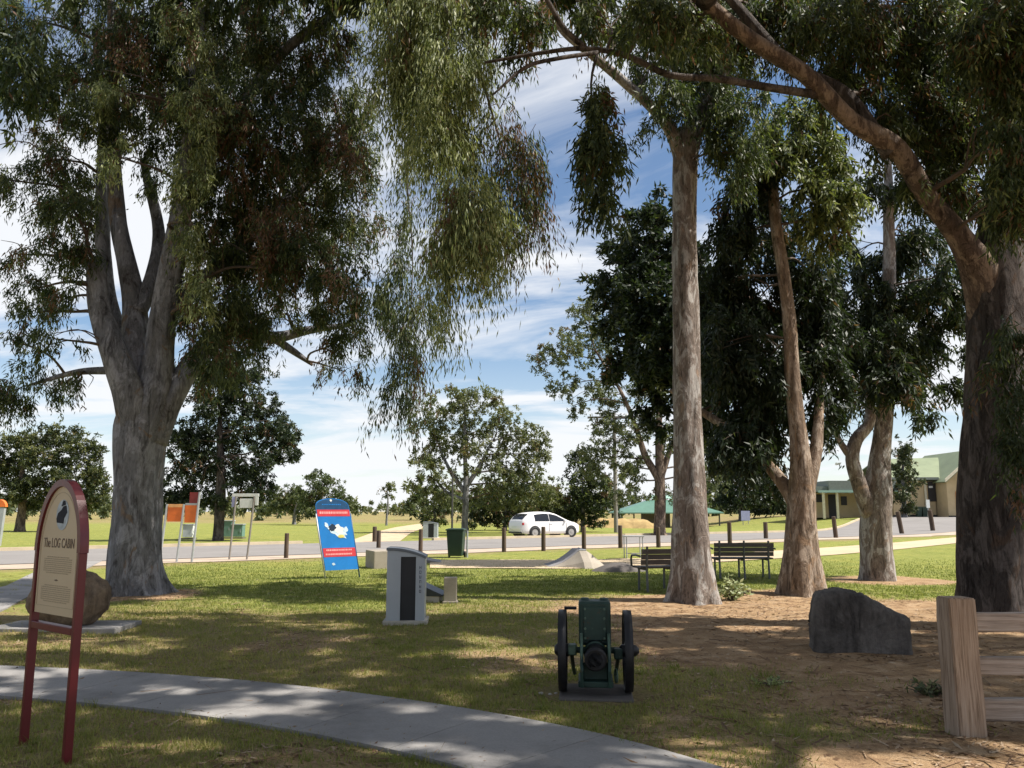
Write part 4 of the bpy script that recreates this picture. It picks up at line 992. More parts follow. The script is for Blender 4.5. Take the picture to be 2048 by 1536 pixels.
text_mesh('title', 'The LOG CABIN', 0.088, (0, -.0135, 1.292), (math.pi / 2, 0, 0), 'sign_ink', panel, 0.70, .001)
for z0, k, w in ((1.205, 9, .40), (1.025, 9, .42)):
    mb = MB()
    for i in range(k):
        z = z0 - i * .0125; x = -w / 2
        ww = w * (1 if 0 < i < k - 1 else .8); x = -ww / 2
        while x < ww / 2:
            l = random.uniform(.015, .05); l = min(l, ww / 2 - x)
            mb.box((x + l / 2, -.0128, z), (l * .86, .0012, .0065)); x += l
    mb.build('fine_print', 'sign_faint', panel)['kind'] = 'stuff'
MB().prism([(-.03, 1.06), (0, 1.066), (.03, 1.06), (0, 1.054)], -.0138, -.012).build('divider_mark', 'sign_ink', panel)

# --- round brown boulder on its slab behind the sign
gp = G(128, 1258)
slab = MB().box((0, 0, .015), (1.62, .78, .09)).build('stone_slab', 'concrete_path', bevel=.01)
slab.location = (gp.x + .02, gp.y, 0); tag(slab, 'flat pale concrete slab under the round brown boulder', 'slab')
bm = bmesh.new(); bmesh.ops.create_icosphere(bm, subdivisions=5, radius=1); rock_mesh(bm, .10, 1.9, 3); bm.normal_update(); rock_mesh(bm, .022, 8, 5)
for v in bm.verts:
    v.co = Vector((v.co.x * .50, v.co.y * .36, v.co.z * .39 + .31))
    if v.co.z < 0: v.co.z = 0
o = bm_obj('boulder', bm, 'rock_brown'); o.location = (gp.x + .04, gp.y, .065)
tag(o, 'round brown boulder partly hidden behind the arched red sign', 'boulder')

# --- upright grey stone at right
def slab_rock(name, outline, depth, mat, amp, seed, loc, rz, lean=0.0):
    bm = bmesh.new(); layers = [-.5, -.46, -.2, .2, .46, .5]; sc = [.93, 1.0, 1.02, 1.0, .97, .9]; rings = []
    cx = sum(p[0] for p in outline) / len(outline)
    dense = []
    for (a, b) in zip(outline, outline[1:] + outline[:1]):
        k = max(1, int(math.hypot(b[0] - a[0], b[1] - a[1]) / .07))
        for i in range(k): dense.append((a[0] + (b[0] - a[0]) * i / k, a[1] + (b[1] - a[1]) * i / k))
    for y, s in zip(layers, sc):
        rings.append([bm.verts.new(((x - cx) * s + cx, y * depth + lean * z, max(z * s, -.05))) for x, z in dense])
    nn = len(dense)
    for r0_, r1_ in zip(rings, rings[1:]):
        for i in range(nn): bm.faces.new((r0_[i], r0_[(i + 1) % nn], r1_[(i + 1) % nn], r1_[i]))
    f1 = bm.faces.new(rings[0][::-1]); f2 = bm.faces.new(rings[-1])
    bmesh.ops.poke(bm, faces=[f1, f2])
    bmesh.ops.recalc_face_normals(bm, faces=bm.faces)
    bmesh.ops.triangulate(bm, faces=bm.faces)
    for _ in range(2): bmesh.ops.subdivide_edges(bm, edges=[e for e in bm.edges if e.calc_length() > .07], cuts=1)
    bmesh.ops.smooth_vert(bm, verts=bm.verts, factor=.35, use_axis_x=True, use_axis_y=True, use_axis_z=True)
    bm.normal_update(); rock_mesh(bm, amp, 3.0, seed); bm.normal_update(); rock_mesh(bm, amp * .35, 14, seed + 2)
    bmesh.ops.recalc_face_normals(bm, faces=bm.faces)
    o = bm_obj(name, bm, mat); o.location = loc; o.rotation_euler = (0, 0, rz); return o
gr = G(1735, 1306); k = gr.y / FPX
pxz = lambda px, py: ((px - 1735) * k, (1306 - py) * k)
o = slab_rock('standing_stone', [pxz(*p) for p in ((1646, 1312), (1648, 1270), (1653, 1225), (1664, 1192), (1705, 1186), (1745, 1194), (1790, 1218), (1826, 1238), (1827, 1275), (1824, 1312))], .50, 'rock_grey', .035, 4, (gr.x, gr.y + .25, -.03), R(-12), .06)
tag(o, 'rough grey upright stone with sloping top on the bare ground at right', 'stone')

# --- timber post and rail fence at right
gf = G(1948, 1477); k = gf.y / FPX
fe = empty('timber_fence', (gf.x, gf.y + .10, 0), R(1), 'weathered timber post and rail fence with three rails at lower right', 'fence')
def rough_beam(name, dims, loc, mat, seed):
    bm = bmesh.new(); bmesh.ops.create_cube(bm, size=1)
    for v in bm.verts: v.co = Vector((v.co.x * dims[0], v.co.y * dims[1], v.co.z * dims[2]))
    bmesh.ops.bevel(bm, geom=bm.edges[:], offset=.008, segments=2, affect='EDGES')
    lg = max(range(3), key=lambda i: dims[i])
    for _ in range(4):
        bmesh.ops.subdivide_edges(bm, edges=[e for e in bm.edges if abs((e.verts[0].co - e.verts[1].co)[lg]) > .10], cuts=1)
    bm.normal_update()
    for v in bm.verts:
        q = Vector(v.co); q[lg] *= .25
        v.co += v.normal * (.012 * mnoise.noise(q * 9 + Vector((seed, 0, 0))) + .005 * mnoise.noise(q * 31 + Vector((0, seed, 0))))
    o = bm_obj(name, bm, mat, fe, False); o.location = loc; return o
pw = .19
ph = at(1935, 1196, gf.y).z
rough_beam('post', (pw, pw, ph + .25), (0, 0, (ph - .25) / 2), 'wood_post', 1)
o = rough_beam('post', (pw, pw, ph + .25), (2.45, .04, (ph - .25) / 2 - .01), 'wood_post', 2)
for y0, y1, i in ((1228, 1266, 0), (1318, 1354, 1), (1405, 1450, 2)):
    za, zb = at(2000, y1, gf.y).z, at(2000, y0, gf.y).z
    rough_beam('rail', (2.30, .07, zb - za), (2.45 / 2, .0 + .02 * (i - 1), (za + zb) / 2), 'wood_rail', 5 + i)

# --- small green trench mortar on wheels
gg = G(1192, 1398)
gun = empty('wheeled_mortar', (gg.x + .02, gg.y + .22, 0.018), R(-5), 'small old green wheeled mortar with dark barrel facing the path', 'cannon')
plinth = MB().box((0, 0, 0), (.60, .60, .03)).build('mortar_plinth', 'concrete_dark', bevel=.012)
plinth.location = (gg.x + .02, gg.y + .22, .002); plinth.rotation_euler = (0, 0, R(-5)); tag(plinth, 'low dark concrete plinth under the green wheeled mortar', 'plinth')
gun.scale = (.95, .95, .95)
WR = .345
for s in (-1, 1):
    whl = empty('wheel', (s * .285, 0, WR)); whl.parent = gun
    MB().ring((0, 0, 0), (1, 0, 0), WR, WR - .022, .07, 40).build('tyre', 'gun_black', whl, True)
    MB().ring((0, 0, 0), (1, 0, 0), WR - .0235, WR - .065, .048, 40).build('rim', 'gun_black', whl)
    MB().tube([(-.075, 0, 0), (-.05, 0, 0), (.05, 0, 0), (.075, 0, 0), (.10 * 1, 0, 0)], [.03, .055, .055, .045, .02], 16).build('hub', 'gun_black', whl, True)
    for i in range(10):
        a = i * math.pi / 5 + .1
        MB().tube([(0, math.cos(a) * .045, math.sin(a) * .045), (0, math.cos(a) * (WR - .06), math.sin(a) * (WR - .06))], [.021, .016], 8).build('spoke', 'gun_black', whl)
MB().tube([(-.24, 0, WR), (.24, 0, WR)], .028, 12).build('axle', 'gun_green', gun)
MB().box((-.20, -.03, WR + .01), (.075, .11, .09)).build('axle_box', 'gun_worn', gun, bevel=.012)
MB().box((.20, -.03, WR - .02), (.075, .11, .09)).build('axle_box', 'gun_green', gun, bevel=.012)
# cheeks
for s in (-1, 1):
    oc = [(-.28, .08), (-.30, .22), (-.20, .42), (-.08, .50), (.20, .46), (.32, .16), (.30, .06)]
    c_ = MB(); vs = [(s * .118 + dx, y, z) for dx in (-.014, .014) for y, z in oc]; n = len(oc)
    c_.add(vs, [tuple(range(n)), tuple(range(2 * n - 1, n - 1, -1))] + [(i, (i + 1) % n, n + (i + 1) % n, n + i) for i in range(n)]).build('cheek_plate', 'gun_green', gun, bevel=.004)
    MB().tube([(s * .118, -.285, .20), (s * .118, -.205, .405), (s * .118, -.09, .495)], .013, 8).build('cheek_edge', 'gun_worn', gun, True)
# recoil block: upright green housing
MB().box((0, .10, .575), (.285, .22, .38)).build('recoil_housing', 'gun_green', gun, bevel=.022)
MB().box((0, -.016, .575), (.20, .02, .29)).build('housing_cover', 'gun_green', gun, bevel=.006)
for x in (-.085, .085):
    for z_ in (.45, .53, .62, .70): MB().tube([(x, -.036, z_), (x, -.022, z_)], .011, 8).build('bolt', 'gun_worn', gun)
MB().ring((0, -.10, .335), (0, -.93, -.12), .102, .086, .03, 26).build('barrel_band', 'gun_green', gun, True)
MB().tube([(-.27, .04, .70), (-.16, .04, .70)], .014, 8).build('elevation_lever', 'gun_black', gun)
for x in (-.085, .085):
    MB().tube([(x, .10, .762), (x, .10, .785)], [.045, .036], 14).build('cylinder_cap', 'gun_green', gun)
# barrel pointing to the camera
dirb = Vector((0, -.93, -.12)).normalized()
P0 = Vector((0, .10, .36))
mb = MB(); pts = [P0 + dirb * t for t in (0, .12, .30, .33, .40, .40, .40, .25)]
mb.tube(pts, [.085, .092, .088, .096, .096, .082, .062, .060], 26)
mb.build('barrel', 'gun_black', gun, True)
MB().box((0, -.05, .10), (.30, .40, .05)).build('base_plate', 'gun_green', gun, bevel=.01)
MB().box((0, -.12, .19), (.21, .05, .14)).build('front_bracket', 'gun_green', gun, bevel=.008)
MB().tube([(-.21, .1, .30), (-.20, .42, .12), (-.19, .52, .05)], .018, 8).build('trail_arm', 'gun_green', gun)
MB().tube([(.21, .1, .30), (.20, .42, .12), (.19, .52, .05)], .018, 8).build('trail_arm', 'gun_green', gun)
hwk = empty('hand_wheel', (.175, -.16, .16)); hwk.parent = gun
MB().ring((0, 0, 0), (1, .2, 0), .06, .048, .012, 20).build('rim', 'gun_worn', hwk)
for i in range(3):
    a = i * math.pi / 3
    MB().tube([(0, math.cos(a) * .05, math.sin(a) * .05), (0, -math.cos(a) * .05, -math.sin(a) * .05)], .006, 6).build('spoke', 'gun_worn', hwk)

# --- grey bin enclosure with curved lid
def bin_enclosure(label, px0, px1, py0, py1, mats, letters=True, rz=0.0, group='grey bin enclosures'):
    g = G((px0 + px1) / 2, py1); k = g.y / FPX; w = (px1 - px0) * k; h = (py1 - py0) * k; d = w * .95
    e = empty('bin_enclosure', (g.x, g.y + d / 2, g.z), rz, label, 'bin', group)
    prof = [(-w / 2, .03), (-w / 2, h * .955)] + [(-w / 2 + w * t, h * (.955 - .105 * t ** 2.2)) for t in (.1, .25, .4, .55, .7, .85, 1)] + [(w / 2, .03)]
    sx0, sx1, st = -w / 2 + w * .36, -w / 2 + w * .76, h * .875
    # front built as a frame round a recessed dark opening
    def top(x): return h * (.955 - .105 * ((x + w / 2) / w) ** 2.2)
    MB().prism([(-w / 2, .03), (-w / 2, top(-w / 2))] + [(-w / 2 + (sx0 + w / 2) * t, top(-w / 2 + (sx0 + w / 2) * t)) for t in (.33, .66, 1)] + [(sx0, .03)], -d / 2, -d / 2 + .03).build('front_panel', mats[0], e)
    MB().prism([(sx1, .03), (sx1, top(sx1)), ((sx1 + w / 2) / 2, top((sx1 + w / 2) / 2)), (w / 2, top(w / 2)), (w / 2, .03)], -d / 2, -d / 2 + .03).build('front_panel', mats[0], e)
    MB().prism([(sx0 + .001, st), (sx0 + .001, top(sx0))] + [(sx0 + (sx1 - sx0) * t, top(sx0 + (sx1 - sx0) * t)) for t in (.33, .66)] + [(sx1 - .001, top(sx1)), (sx1 - .001, st)], -d / 2 + .001, -d / 2 + .029).build('front_header', mats[0], e)
    MB().box(((sx0 + sx1) / 2, -d / 2 + .045, (st + .04) / 2 + .0), (sx1 - sx0 + .02, .02, st - .02)).build('door', 'bin_slot', e)
    for s in (-1, 1):
        MB().box((s * (w / 2 - .009), .015, (h * .86 - .002 if s > 0 else h * .955 - .002) / 2 + .016), (.016, d - .032, (h * .85 if s > 0 else h * .95) - .03)).build('side_panel', mats[0], e)
    MB().box((0, d / 2 - .01, h * .42), (w - .04, .018, h * .82)).build('back_panel', mats[0], e)
    lid = [(-w / 2 - .012, top(-w / 2) + .002)] + [(-w / 2 + w * t, top(-w / 2 + w * t) + .002) for t in (.15, .3, .45, .6, .75, .9)] + [(w / 2 + .012, top(w / 2) - .004)]
    lid2 = [(x, z + h * .035) for x, z in lid[::-1]]
    MB().prism(lid + lid2, -d / 2 - .015, d / 2 + .01).build('lid', mats[1], e, bevel=.003)
    MB().box((0, 0, .015), (w * 1.16, d * 1.12, .07)).build('foot_slab', 'concrete_pale', e, bevel=.006)
    if letters:
        lx = (sx1 + w / 2) / 2; s = .026
        G1 = {0: [(0, 1, .8, .3), (-.35, .2, .3, 1.2)], }
        for i in range(6):
            z = h * (.735 - .062 * i)
            l = MB()
            for a in [((-.4, 0), (.22, 1.5)), ((.4, 0), (.22, 1.5)), ((0, .65 if i % 2 else 0), (.9, .22)), ((0, -.65 if i % 3 else .65), (.9, .22))][:4 if i else 3]:
                l.box((lx + a[0][0] * s, -d / 2 - .001, z + a[0][1] * s), (a[1][0] * s, .004, a[1][1] * s))
            l.build('letter', 'bin_letter', e)
    return e
bin_enclosure('tall silver grey bin enclosure with dark door slot and lettering down its right side', 771, 845, 1102, 1249, ('bin_silver', 'bin_lid'), True, R(3))
bin_enclosure('small far bin enclosure with dark door standing beyond the road', 846, 874, 1044, 1077, ('bin_silver', 'bin_lid'), False)

# --- sloped plaque plinth and small concrete post behind the bin
gp = G(866, 1203); k = gp.y / FPX
pq = empty('plaque_plinth', (gp.x, gp.y, 0), R(-8), 'low dark sloping plaque on a stone base behind the silver bin enclosure', 'plaque')
vs = [(-.24, -.16, .10), (.20, -.16, .10), (.20, .16, .10), (-.24, .16, .10), (-.24, -.16, .31), (.20, -.16, .12), (.20, .16, .15), (-.24, .16, .34)]
MB().add(vs, [(0, 1, 2, 3), (4, 5, 6, 7), (0, 1, 5, 4), (1, 2, 6, 5), (2, 3, 7, 6), (3, 0, 4, 7)]).build('plaque', 'bronze_dark', pq, bevel=.006)
MB().box((-.03, 0, .04), (.34, .26, .118)).build('base', 'concrete_pale', pq, bevel=.01)
gp = G(900, 1206); o = MB().box((0, 0, .20), (.21, .21, .42)).box((0, 0, .0), (.25, .25, .06)).build('concrete_post', 'concrete_block', bevel=.012)
o.location = (gp.x, gp.y + .1, 0); tag(o, 'short square concrete post right of the low dark plaque', 'post')

# --- blue banner sign leaning left
gl_, gr2 = G(651, 1158), G(722, 1154)
bw = (gr2 - gl_).to_2d().length; k = gl_.y / FPX
bn = empty('banner_sign', ((gl_.x + gr2.x) / 2, (gl_.y + gr2.y) / 2, 0), math.atan2(gr2.y - gl_.y, gr2.x - gl_.x), 'leaning blue banner sign with two red bands and a painted picture', 'sign')
H = (1156 - 1000) * k; LEAN = -33 * k / H
shx = lambda x, z: x + LEAN * z
def bpoly(o, y0, y1, mat, nm, par, z_off=0): return MB().prism([(shx(x, z), z) for x, z in o], y0, y1).build(nm, mat, par)
hb = bw / 2 - .03
z = lambda py: (1156 - py) * k
capn = 14
cap = [(hb * math.cos(a * math.pi / capn), z(1018) + (H - z(1018)) * math.sin(a * math.pi / capn) ** .75) for a in range(capn + 1)]
brd = bpoly([(-hb, z(1140)), (-hb, z(1018))] + cap[::-1][1:-1] + [(hb, z(1018)), (hb, z(1140))], -.012, .012, 'banner_blue', 'board', bn)
hb2 = hb - .012
bpoly([(hb2, z(1022.5)), (-hb2, z(1022.5))] + [(-hb2 * math.cos(a * math.pi / capn), z(1018) + (H - .015 - z(1018)) * math.sin(a * math.pi / capn) ** .75) for a in range(capn + 1)], -.0145, -.0122, 'banner_navy', 'top_band', brd)
for y0, y1 in ((1035, 1022), (1114, 1097)): 
    b_ = bpoly([(-hb2, z(y0)), (hb2, z(y0)), (hb2, z(y1)), (-hb2, z(y1))], -.0155, -.0125, 'banner_red', 'red_band', brd)
def smudge(y, x0, x1, hgt, mat):
    mb = MB(); x = x0
    while x < x1:
        l = random.uniform(.018, .04); mb.prism([(shx(x, z(y)), z(y) - hgt / 2), (shx(x + l, z(y)), z(y) - hgt / 2), (shx(x + l, z(y)), z(y) + hgt / 2), (shx(x, z(y)), z(y) + hgt / 2)], -.0175, -.0157); x += l + .012
    mb.build('lettering', mat, brd)['kind'] = 'stuff'
smudge(1028, -hb2 + .06, hb2 - .06, .05, 'banner_pink'); smudge(1101, -hb2 + .08, hb2 - .1, .035, 'banner_pink'); smudge(1109, -hb2 + .05, hb2 - .12, .035, 'banner_pink'); smudge(1012, -hb2 + .15, hb2 - .2, .022, 'banner_blue')
def blobpoly(cx, cy, rx, ry, mat, nm, y=-.016, rot=0, seed=0, nn=18):
    rs = random.Random(seed); o = []
    for i in range(nn):
        a = 2 * math.pi * i / nn; r = 1 + rs.uniform(-.22, .22); x_ = rx * r * math.cos(a); z_ = ry * r * math.sin(a)
        o.append((cx + x_ * math.cos(rot) - z_ * math.sin(rot), cy + x_ * math.sin(rot) + z_ * math.cos(rot)))
    bpoly(o, y, y + .003, mat, nm, brd)
zc = z(1063)
blobpoly(.02, zc - .02, .23, .11, 'banner_pale', 'picture_wave', -.0152, -.5, 1)
blobpoly(.06, zc + .03, .11, .10, 'white_panel', 'picture_shape', -.0165, 0, 2)
blobpoly(-.09, zc + .07, .09, .075, 'banner_dark', 'picture_shape', -.0178, .3, 3)
blobpoly(.10, zc - .13, .08, .04, 'banner_yellow', 'picture_shape', -.0178, .2, 4)
blobpoly(-.22, zc + .12, .04, .06, 'banner_pale', 'picture_splash', -.0165, .6, 5)
blobpoly(.24, zc + .02, .05, .07, 'banner_pale', 'picture_splash', -.0152, -.6, 6)
blobpoly(-.20, z(1128), .04, .03, 'banner_pale', 'emblem', -.0152, 0, 7)
blobpoly(-.02, z(1004), .028, .03, 'white_panel', 'emblem', -.0172, 0, 8)
for s in (-1, 1):
    MB().tube([(shx(s * (hb + .014), 0) , 0, -.1), (shx(s * (hb + .014), z(1030)), 0, z(1030))], .016, 10).build('leg', 'steel_grey' if s < 0 else 'banner_navy', bn, True)

# --- concrete skate block
gb = G(773, 1137); k = gb.y / FPX; o = MB().box((0, 0, .21), (1.12, .9, .50)).build('concrete_block', 'concrete_block', bevel=.02); o.location = (gb.x + .02, gb.y + .45, 0); o.rotation_euler = (0, 0, R(24))
tag(o, 'square tan concrete block on the lawn right of the blue banner', 'block')
gb2 = G(826, 1128); 
mb = MB(); 
def ramp_profile(L_, Hh, n=10): return [(i / n * L_, Hh * (i / n) ** 2.0) for i in range(n + 1)]
pr_ = ramp_profile(1.5, .34); mb.prism([(-x, zz_) for x, zz_ in pr_] + [(-1.5, -.05), (0, -.05)], -.7, .7)
o = mb.build('skate_ramp', 'ramp_mat', None); o.location = (gb2.x + 1.05, gb2.y + 1.2, 0); o.rotation_euler = (0, 0, R(5)); tag(o, 'low curved skate ramp just right of the silver bin top', 'ramp', 'concrete skate ramps')

# --- skate mound: curved concrete ramp with ridge
gm = G(1170, 1138); k = gm.y / FPX
rp = empty('skate_ramp', (gm.x - .02, gm.y + .72, .012), R(4), 'concrete skate ramp with curved face rising to a ridge below the white car', 'ramp', 'concrete skate ramps')
prof = [(-1.0 + .92 * i / 12, .44 * (i / 12) ** 1.9) for i in range(13)] + [(.10, .44), (.28, .32), (.50, .10), (.62, 0)]
m = len(prof); vs = [(x, -.05, z_) for x, z_ in prof] + [(x, 1.3, z_) for x, z_ in prof] + [(x, 1.3, -.08) for x, z_ in prof]
fs = [(i, i + 1, m + i + 1, m + i) for i in range(m - 1)] + [(m + i, m + i + 1, 2 * m + i + 1, 2 * m + i) for i in range(m - 1)]
MB().add(vs, fs).build('ramp_face', 'ramp_mat', rp)
vs = [(x, -.052, z_ - .002) for x, z_ in prof] + [(x * 1.08 + .05, -.052 - .62 * z_ / .56 - .02, z_ * .34) for x, z_ in prof] + [(x * 1.12 + .06, -.06 - .86 * z_ / .56 - .03, -.05) for x, z_ in prof]
fs = [(i, i + 1, m + i + 1, m + i) for i in range(m - 1)] + [(m + i, m + i + 1, 2 * m + i + 1, 2 * m + i) for i in range(m - 1)]
MB().add(vs, fs).build('front_bank', 'concrete_block', rp)
MB().tube([(-.08, -.06, .442), (.10, -.06, .442)], .018, 6).tube([(.10, -.06, .442), (.10, 1.3, .442)], .018, 6).build('coping', 'steel_grey', rp)
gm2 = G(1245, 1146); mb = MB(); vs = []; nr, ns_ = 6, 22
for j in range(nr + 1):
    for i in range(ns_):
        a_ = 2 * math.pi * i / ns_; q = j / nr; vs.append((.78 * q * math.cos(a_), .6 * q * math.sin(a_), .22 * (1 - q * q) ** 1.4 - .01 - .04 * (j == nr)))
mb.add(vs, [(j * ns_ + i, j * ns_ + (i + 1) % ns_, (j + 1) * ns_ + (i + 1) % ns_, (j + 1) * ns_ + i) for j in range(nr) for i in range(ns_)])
o = mb.build('skate_mound', 'concrete_dark', None, True); o.location = (gm2.x, gm2.y + .7, 0); tag(o, 'low rounded mound right of the concrete skate ramp, coloured dark for its shade', 'mound')  # shadowed mound: its shade is put into the dark concrete colour

# --- wheelie bin with its post
gw = G(911, 1116); k = gw.y / FPX
wb = empty('wheelie_bin', (gw.x, gw.y + .25, 0), R(-6), 'dark green wheelie bin standing beside the road', 'bin')
hb_ = .90; 
vs = [(sx * (.225 if z_ == 0 else .275), sy * (.24 if z_ == 0 else .31), z_ * (hb_ - .09) + .06) for z_ in (0, 1) for sx in (-1, 1) for sy in (-1, 1)]
MB().add(vs, [(0, 1, 3, 2), (4, 6, 7, 5), (0, 4, 5, 1), (2, 3, 7, 6), (0, 2, 6, 4), (1, 5, 7, 3)]).build('body', 'bin_green', wb, bevel=.02)
MB().box((0, .0, hb_ - .005), (.60, .68, .05)).box((0, 0, hb_ + .028), (.50, .56, .02)).build('lid', 'bin_green', wb, bevel=.012)
MB().tube([(-.25, .34, hb_ - .03), (.25, .34, hb_ - .03)], .016, 8).build('handle', 'bin_green', wb)
for s in (-1, 1):
    MB().tube([(s * .235, .20, .10), (s * .285, .20, .10)], .10, 16).build('wheel', 'rubber', wb)
o = MB().tube([(0, 0, -.1), (0, 0, .86)], .03, 10).build('bin_post', 'steel_grey'); o.location = (gw.x + .36, gw.y + .3, 0); tag(o, 'thin grey post at the right side of the wheelie bin', 'post')
gq = G(904, 1068); o = MB().tube([(0, 0, -.2), (0, 0, 2.0), (0, 0, 4.1)], [.07, .06, .05], 10).build('thin_pole', 'pole_dark'); o.location = gq; tag(o, 'slim dark upright pole rising above the wheelie bin', 'pole')

# --- timber bollards along the road
BOL = [(572, 1068, 1117, 0, 'dark timber bollard standing alone left of the blue banner'),
       (749, 1054, 1084, 0, 'short timber bollard at the start of the sandy track'),
       (757, 1062, 1097, 0, 'timber bollard above the square concrete block'),
       (841, 1060, 1107, 0, 'timber bollard directly left of the far bin enclosure'),
       (1008, 1057, 1104, 0, 'timber bollard in front of the car rear bumper'),
       (1087, 1055, 1102, 0, 'timber bollard in front of the car door'),
       (1168, 1055, 1100, 0, 'timber bollard behind the humped skate ramp'),
       (1241, 1052, 1096, 0, 'timber bollard under the left end of the shelter roof'),
       (1317, 1055, 1095, 0, 'timber bollard just left of the mottled trunk'),
       (1460, 1045, 1090, 0, 'timber bollard left behind the empty park bench'),
       (1532, 1045, 1078, 0, 'timber bollard right behind the empty park bench'),
       (1672, 1034, 1076, -4, 'timber bollard between the slender gum and the forked gum'),
       (1804, 1024, 1068, -7, 'leaning timber bollard next to the forked gum trunk'),
       (1866, 1021, 1062, -5, 'leaning timber bollard in front of the green bins')]
for px, y0, y1, lean, lab in BOL:
    g = G(px, y1); k = g.y / FPX; h = (y1 - y0) * k; r = max(.05, 4.3 * k)
    o = MB().tube([(0, 0, -.2), (0, 0, h * .5), (0, 0, h - .02), (0, 0, h)], [r * 1.02, r, r * .96, r * .8], 14).build('bollard', 'wood_bollard')
    o.location = g; o.rotation_euler = (R(random.uniform(-1, 1)), R(lean), 0); tag(o, lab, 'bollard', 'timber bollards along the road')

# --- park benches
def bench(label, g, w, rz):
    e = empty('park_bench', (g.x, g.y, g.z), rz, label, 'bench', 'park benches')
    for i in range(3): MB().box((0, .19 + .05 * i * .4, .545 + i * .1), (w, .035, .094)).build('back_slat', 'bench_slat', e, bevel=.006)
    for i in range(4): MB().box((0, -.24 + i * .118, .445), (w, .104, .034)).build('seat_slat', 'bench_slat', e, bevel=.006)
    for s in (-.82, 0, .82):
        x = s * w / 2
        MB().tube([(x, .22, -.05), (x, .19, .42), (x, .235, .84)], .024, 8).build('back_support', 'bench_frame', e)
        MB().tube([(x, .18, .415), (x, -.26, .415)], .022, 8).build('seat_support', 'bench_frame', e)
        MB().tube([(x, -.22, .41), (x, -.24, -.05)], .024, 8).build('leg', 'bench_frame', e)
    for s in (-1, 1):
        x = s * (w / 2 + .03)
        MB().tube([(x, .22, .66), (x, .0, .675), (x, -.22, .66), (x, -.26, .60), (x, -.24, .45)], .02, 8).build('arm_rest', 'bench_frame', e, True)
    return e
gq = G(1497, 1160); k = gq.y / FPX
bench('dark slatted park bench in clear view between the two nearest trunks', Vector((gq.x, gq.y + .5, 0)), 116 * k * 1.03, R(181))
gq = G(1330, 1186); bench('dark slatted park bench half hidden by the mottled gum trunk', Vector((gq.x + .16, gq.y + .45, 0)), 1.25, R(192))

# --- pale table frame beyond the lawn
gq = G(1270, 1118); k = gq.y / FPX
tb = empty('small_table', (gq.x, gq.y + .3, 0), R(4), 'pale small metal table on the lawn before the shelter', 'table')
MB().box((0, 0, .70), (.62, .5, .04)).build('table_top', 'steel_grey', tb, bevel=.008)
for sx in (-1, 1):
    for sy in (-1, 1): MB().tube([(sx * .26, sy * .2, -.05), (sx * .26, sy * .2, .68)], .018, 8).build('leg', 'steel_grey', tb)
MB().box((0, 0, .16), (.5, .03, .03)).build('stretcher', 'steel_grey', tb)

# --- sign boards by the left verge
gq = G(358, 1125); k = gq.y / FPX
sgn = empty('board_sign', (gq.x, gq.y, 0), R(-4), 'pair of orange sign boards with a dark red panel above on slim legs', 'sign')
zq = lambda py: (1125 - py) * k; xq = lambda px: (px - 358) * k
def pan(x0, x1, y0, y1, mat, nm, par, y=0, t=.03): return MB().box(((xq(x0) + xq(x1)) / 2, y, (zq(y0) + zq(y1)) / 2), (abs(xq(x1) - xq(x0)), t, abs(zq(y1) - zq(y0)))).build(nm, mat, par, bevel=.004)
p1 = pan(329, 361, 1014, 1046, 'orange_panel', 'left_panel', sgn); pan(330, 360, 1012, 1018, 'orange_light', 'stripe', p1, -.018, .01)
p2 = pan(364, 388, 1014, 1048, 'orange_panel', 'right_panel', sgn); pan(364, 388, 1010, 1014, 'steel_grey', 'top_edge', p2)
pan(372, 390, 989, 1010, 'dark_red_panel', 'upper_panel', sgn)
for px, t in ((361.5, 1012), (392, 988), (327, 1012)):
    MB().tube([(xq(px - 9), 0, -.1), (xq(px), 0.0, zq(t))], .035, 8).build('leg', 'steel_grey', sgn)
gq = G(478, 1120); k = gq.y / FPX
zq = lambda py: (1120 - py) * k; xq = lambda px: (px - 478) * k
sgn = empty('notice_board', (gq.x, gq.y, 0), R(-3), 'white framed notice board on two slim legs with lilac side panel', 'sign')
pan(458, 512, 991, 997, 'white_panel', 'top_cap', sgn); pan(458, 466, 997, 1017, 'lilac_panel', 'side_panel', sgn); pan(474, 500, 1001, 1019, 'white_panel', 'notice', sgn); pan(505, 511, 997, 1014, 'white_panel', 'side_panel', sgn)
for px, lx in ((466, -8), (503, -10)): MB().tube([(xq(px + lx), 0, -.1), (xq(px), 0, zq(996))], .032, 8).build('leg', 'pole_grey', sgn)
gq = G(6, 1092); k = gq.y / FPX
tt = empty('totem_sign', (gq.x - .25, gq.y, 0), 0, 'slim grey totem sign with rounded orange top at left edge', 'sign')
MB().prism([(-.3, 0), (.12, 0), (.2, 2.05 * .8), (-.3, 2.05 * .8)], -.08, .08).build('body', 'steel_grey', tt)
MB().prism([(-.34 + .0, 1.66)] + [(-.05 + .30 * math.cos(a), 1.68 + .32 * math.sin(a)) for a in [math.pi * i / 10 for i in range(11)]], -.09, .09).build('cap', 'orange_panel', tt)

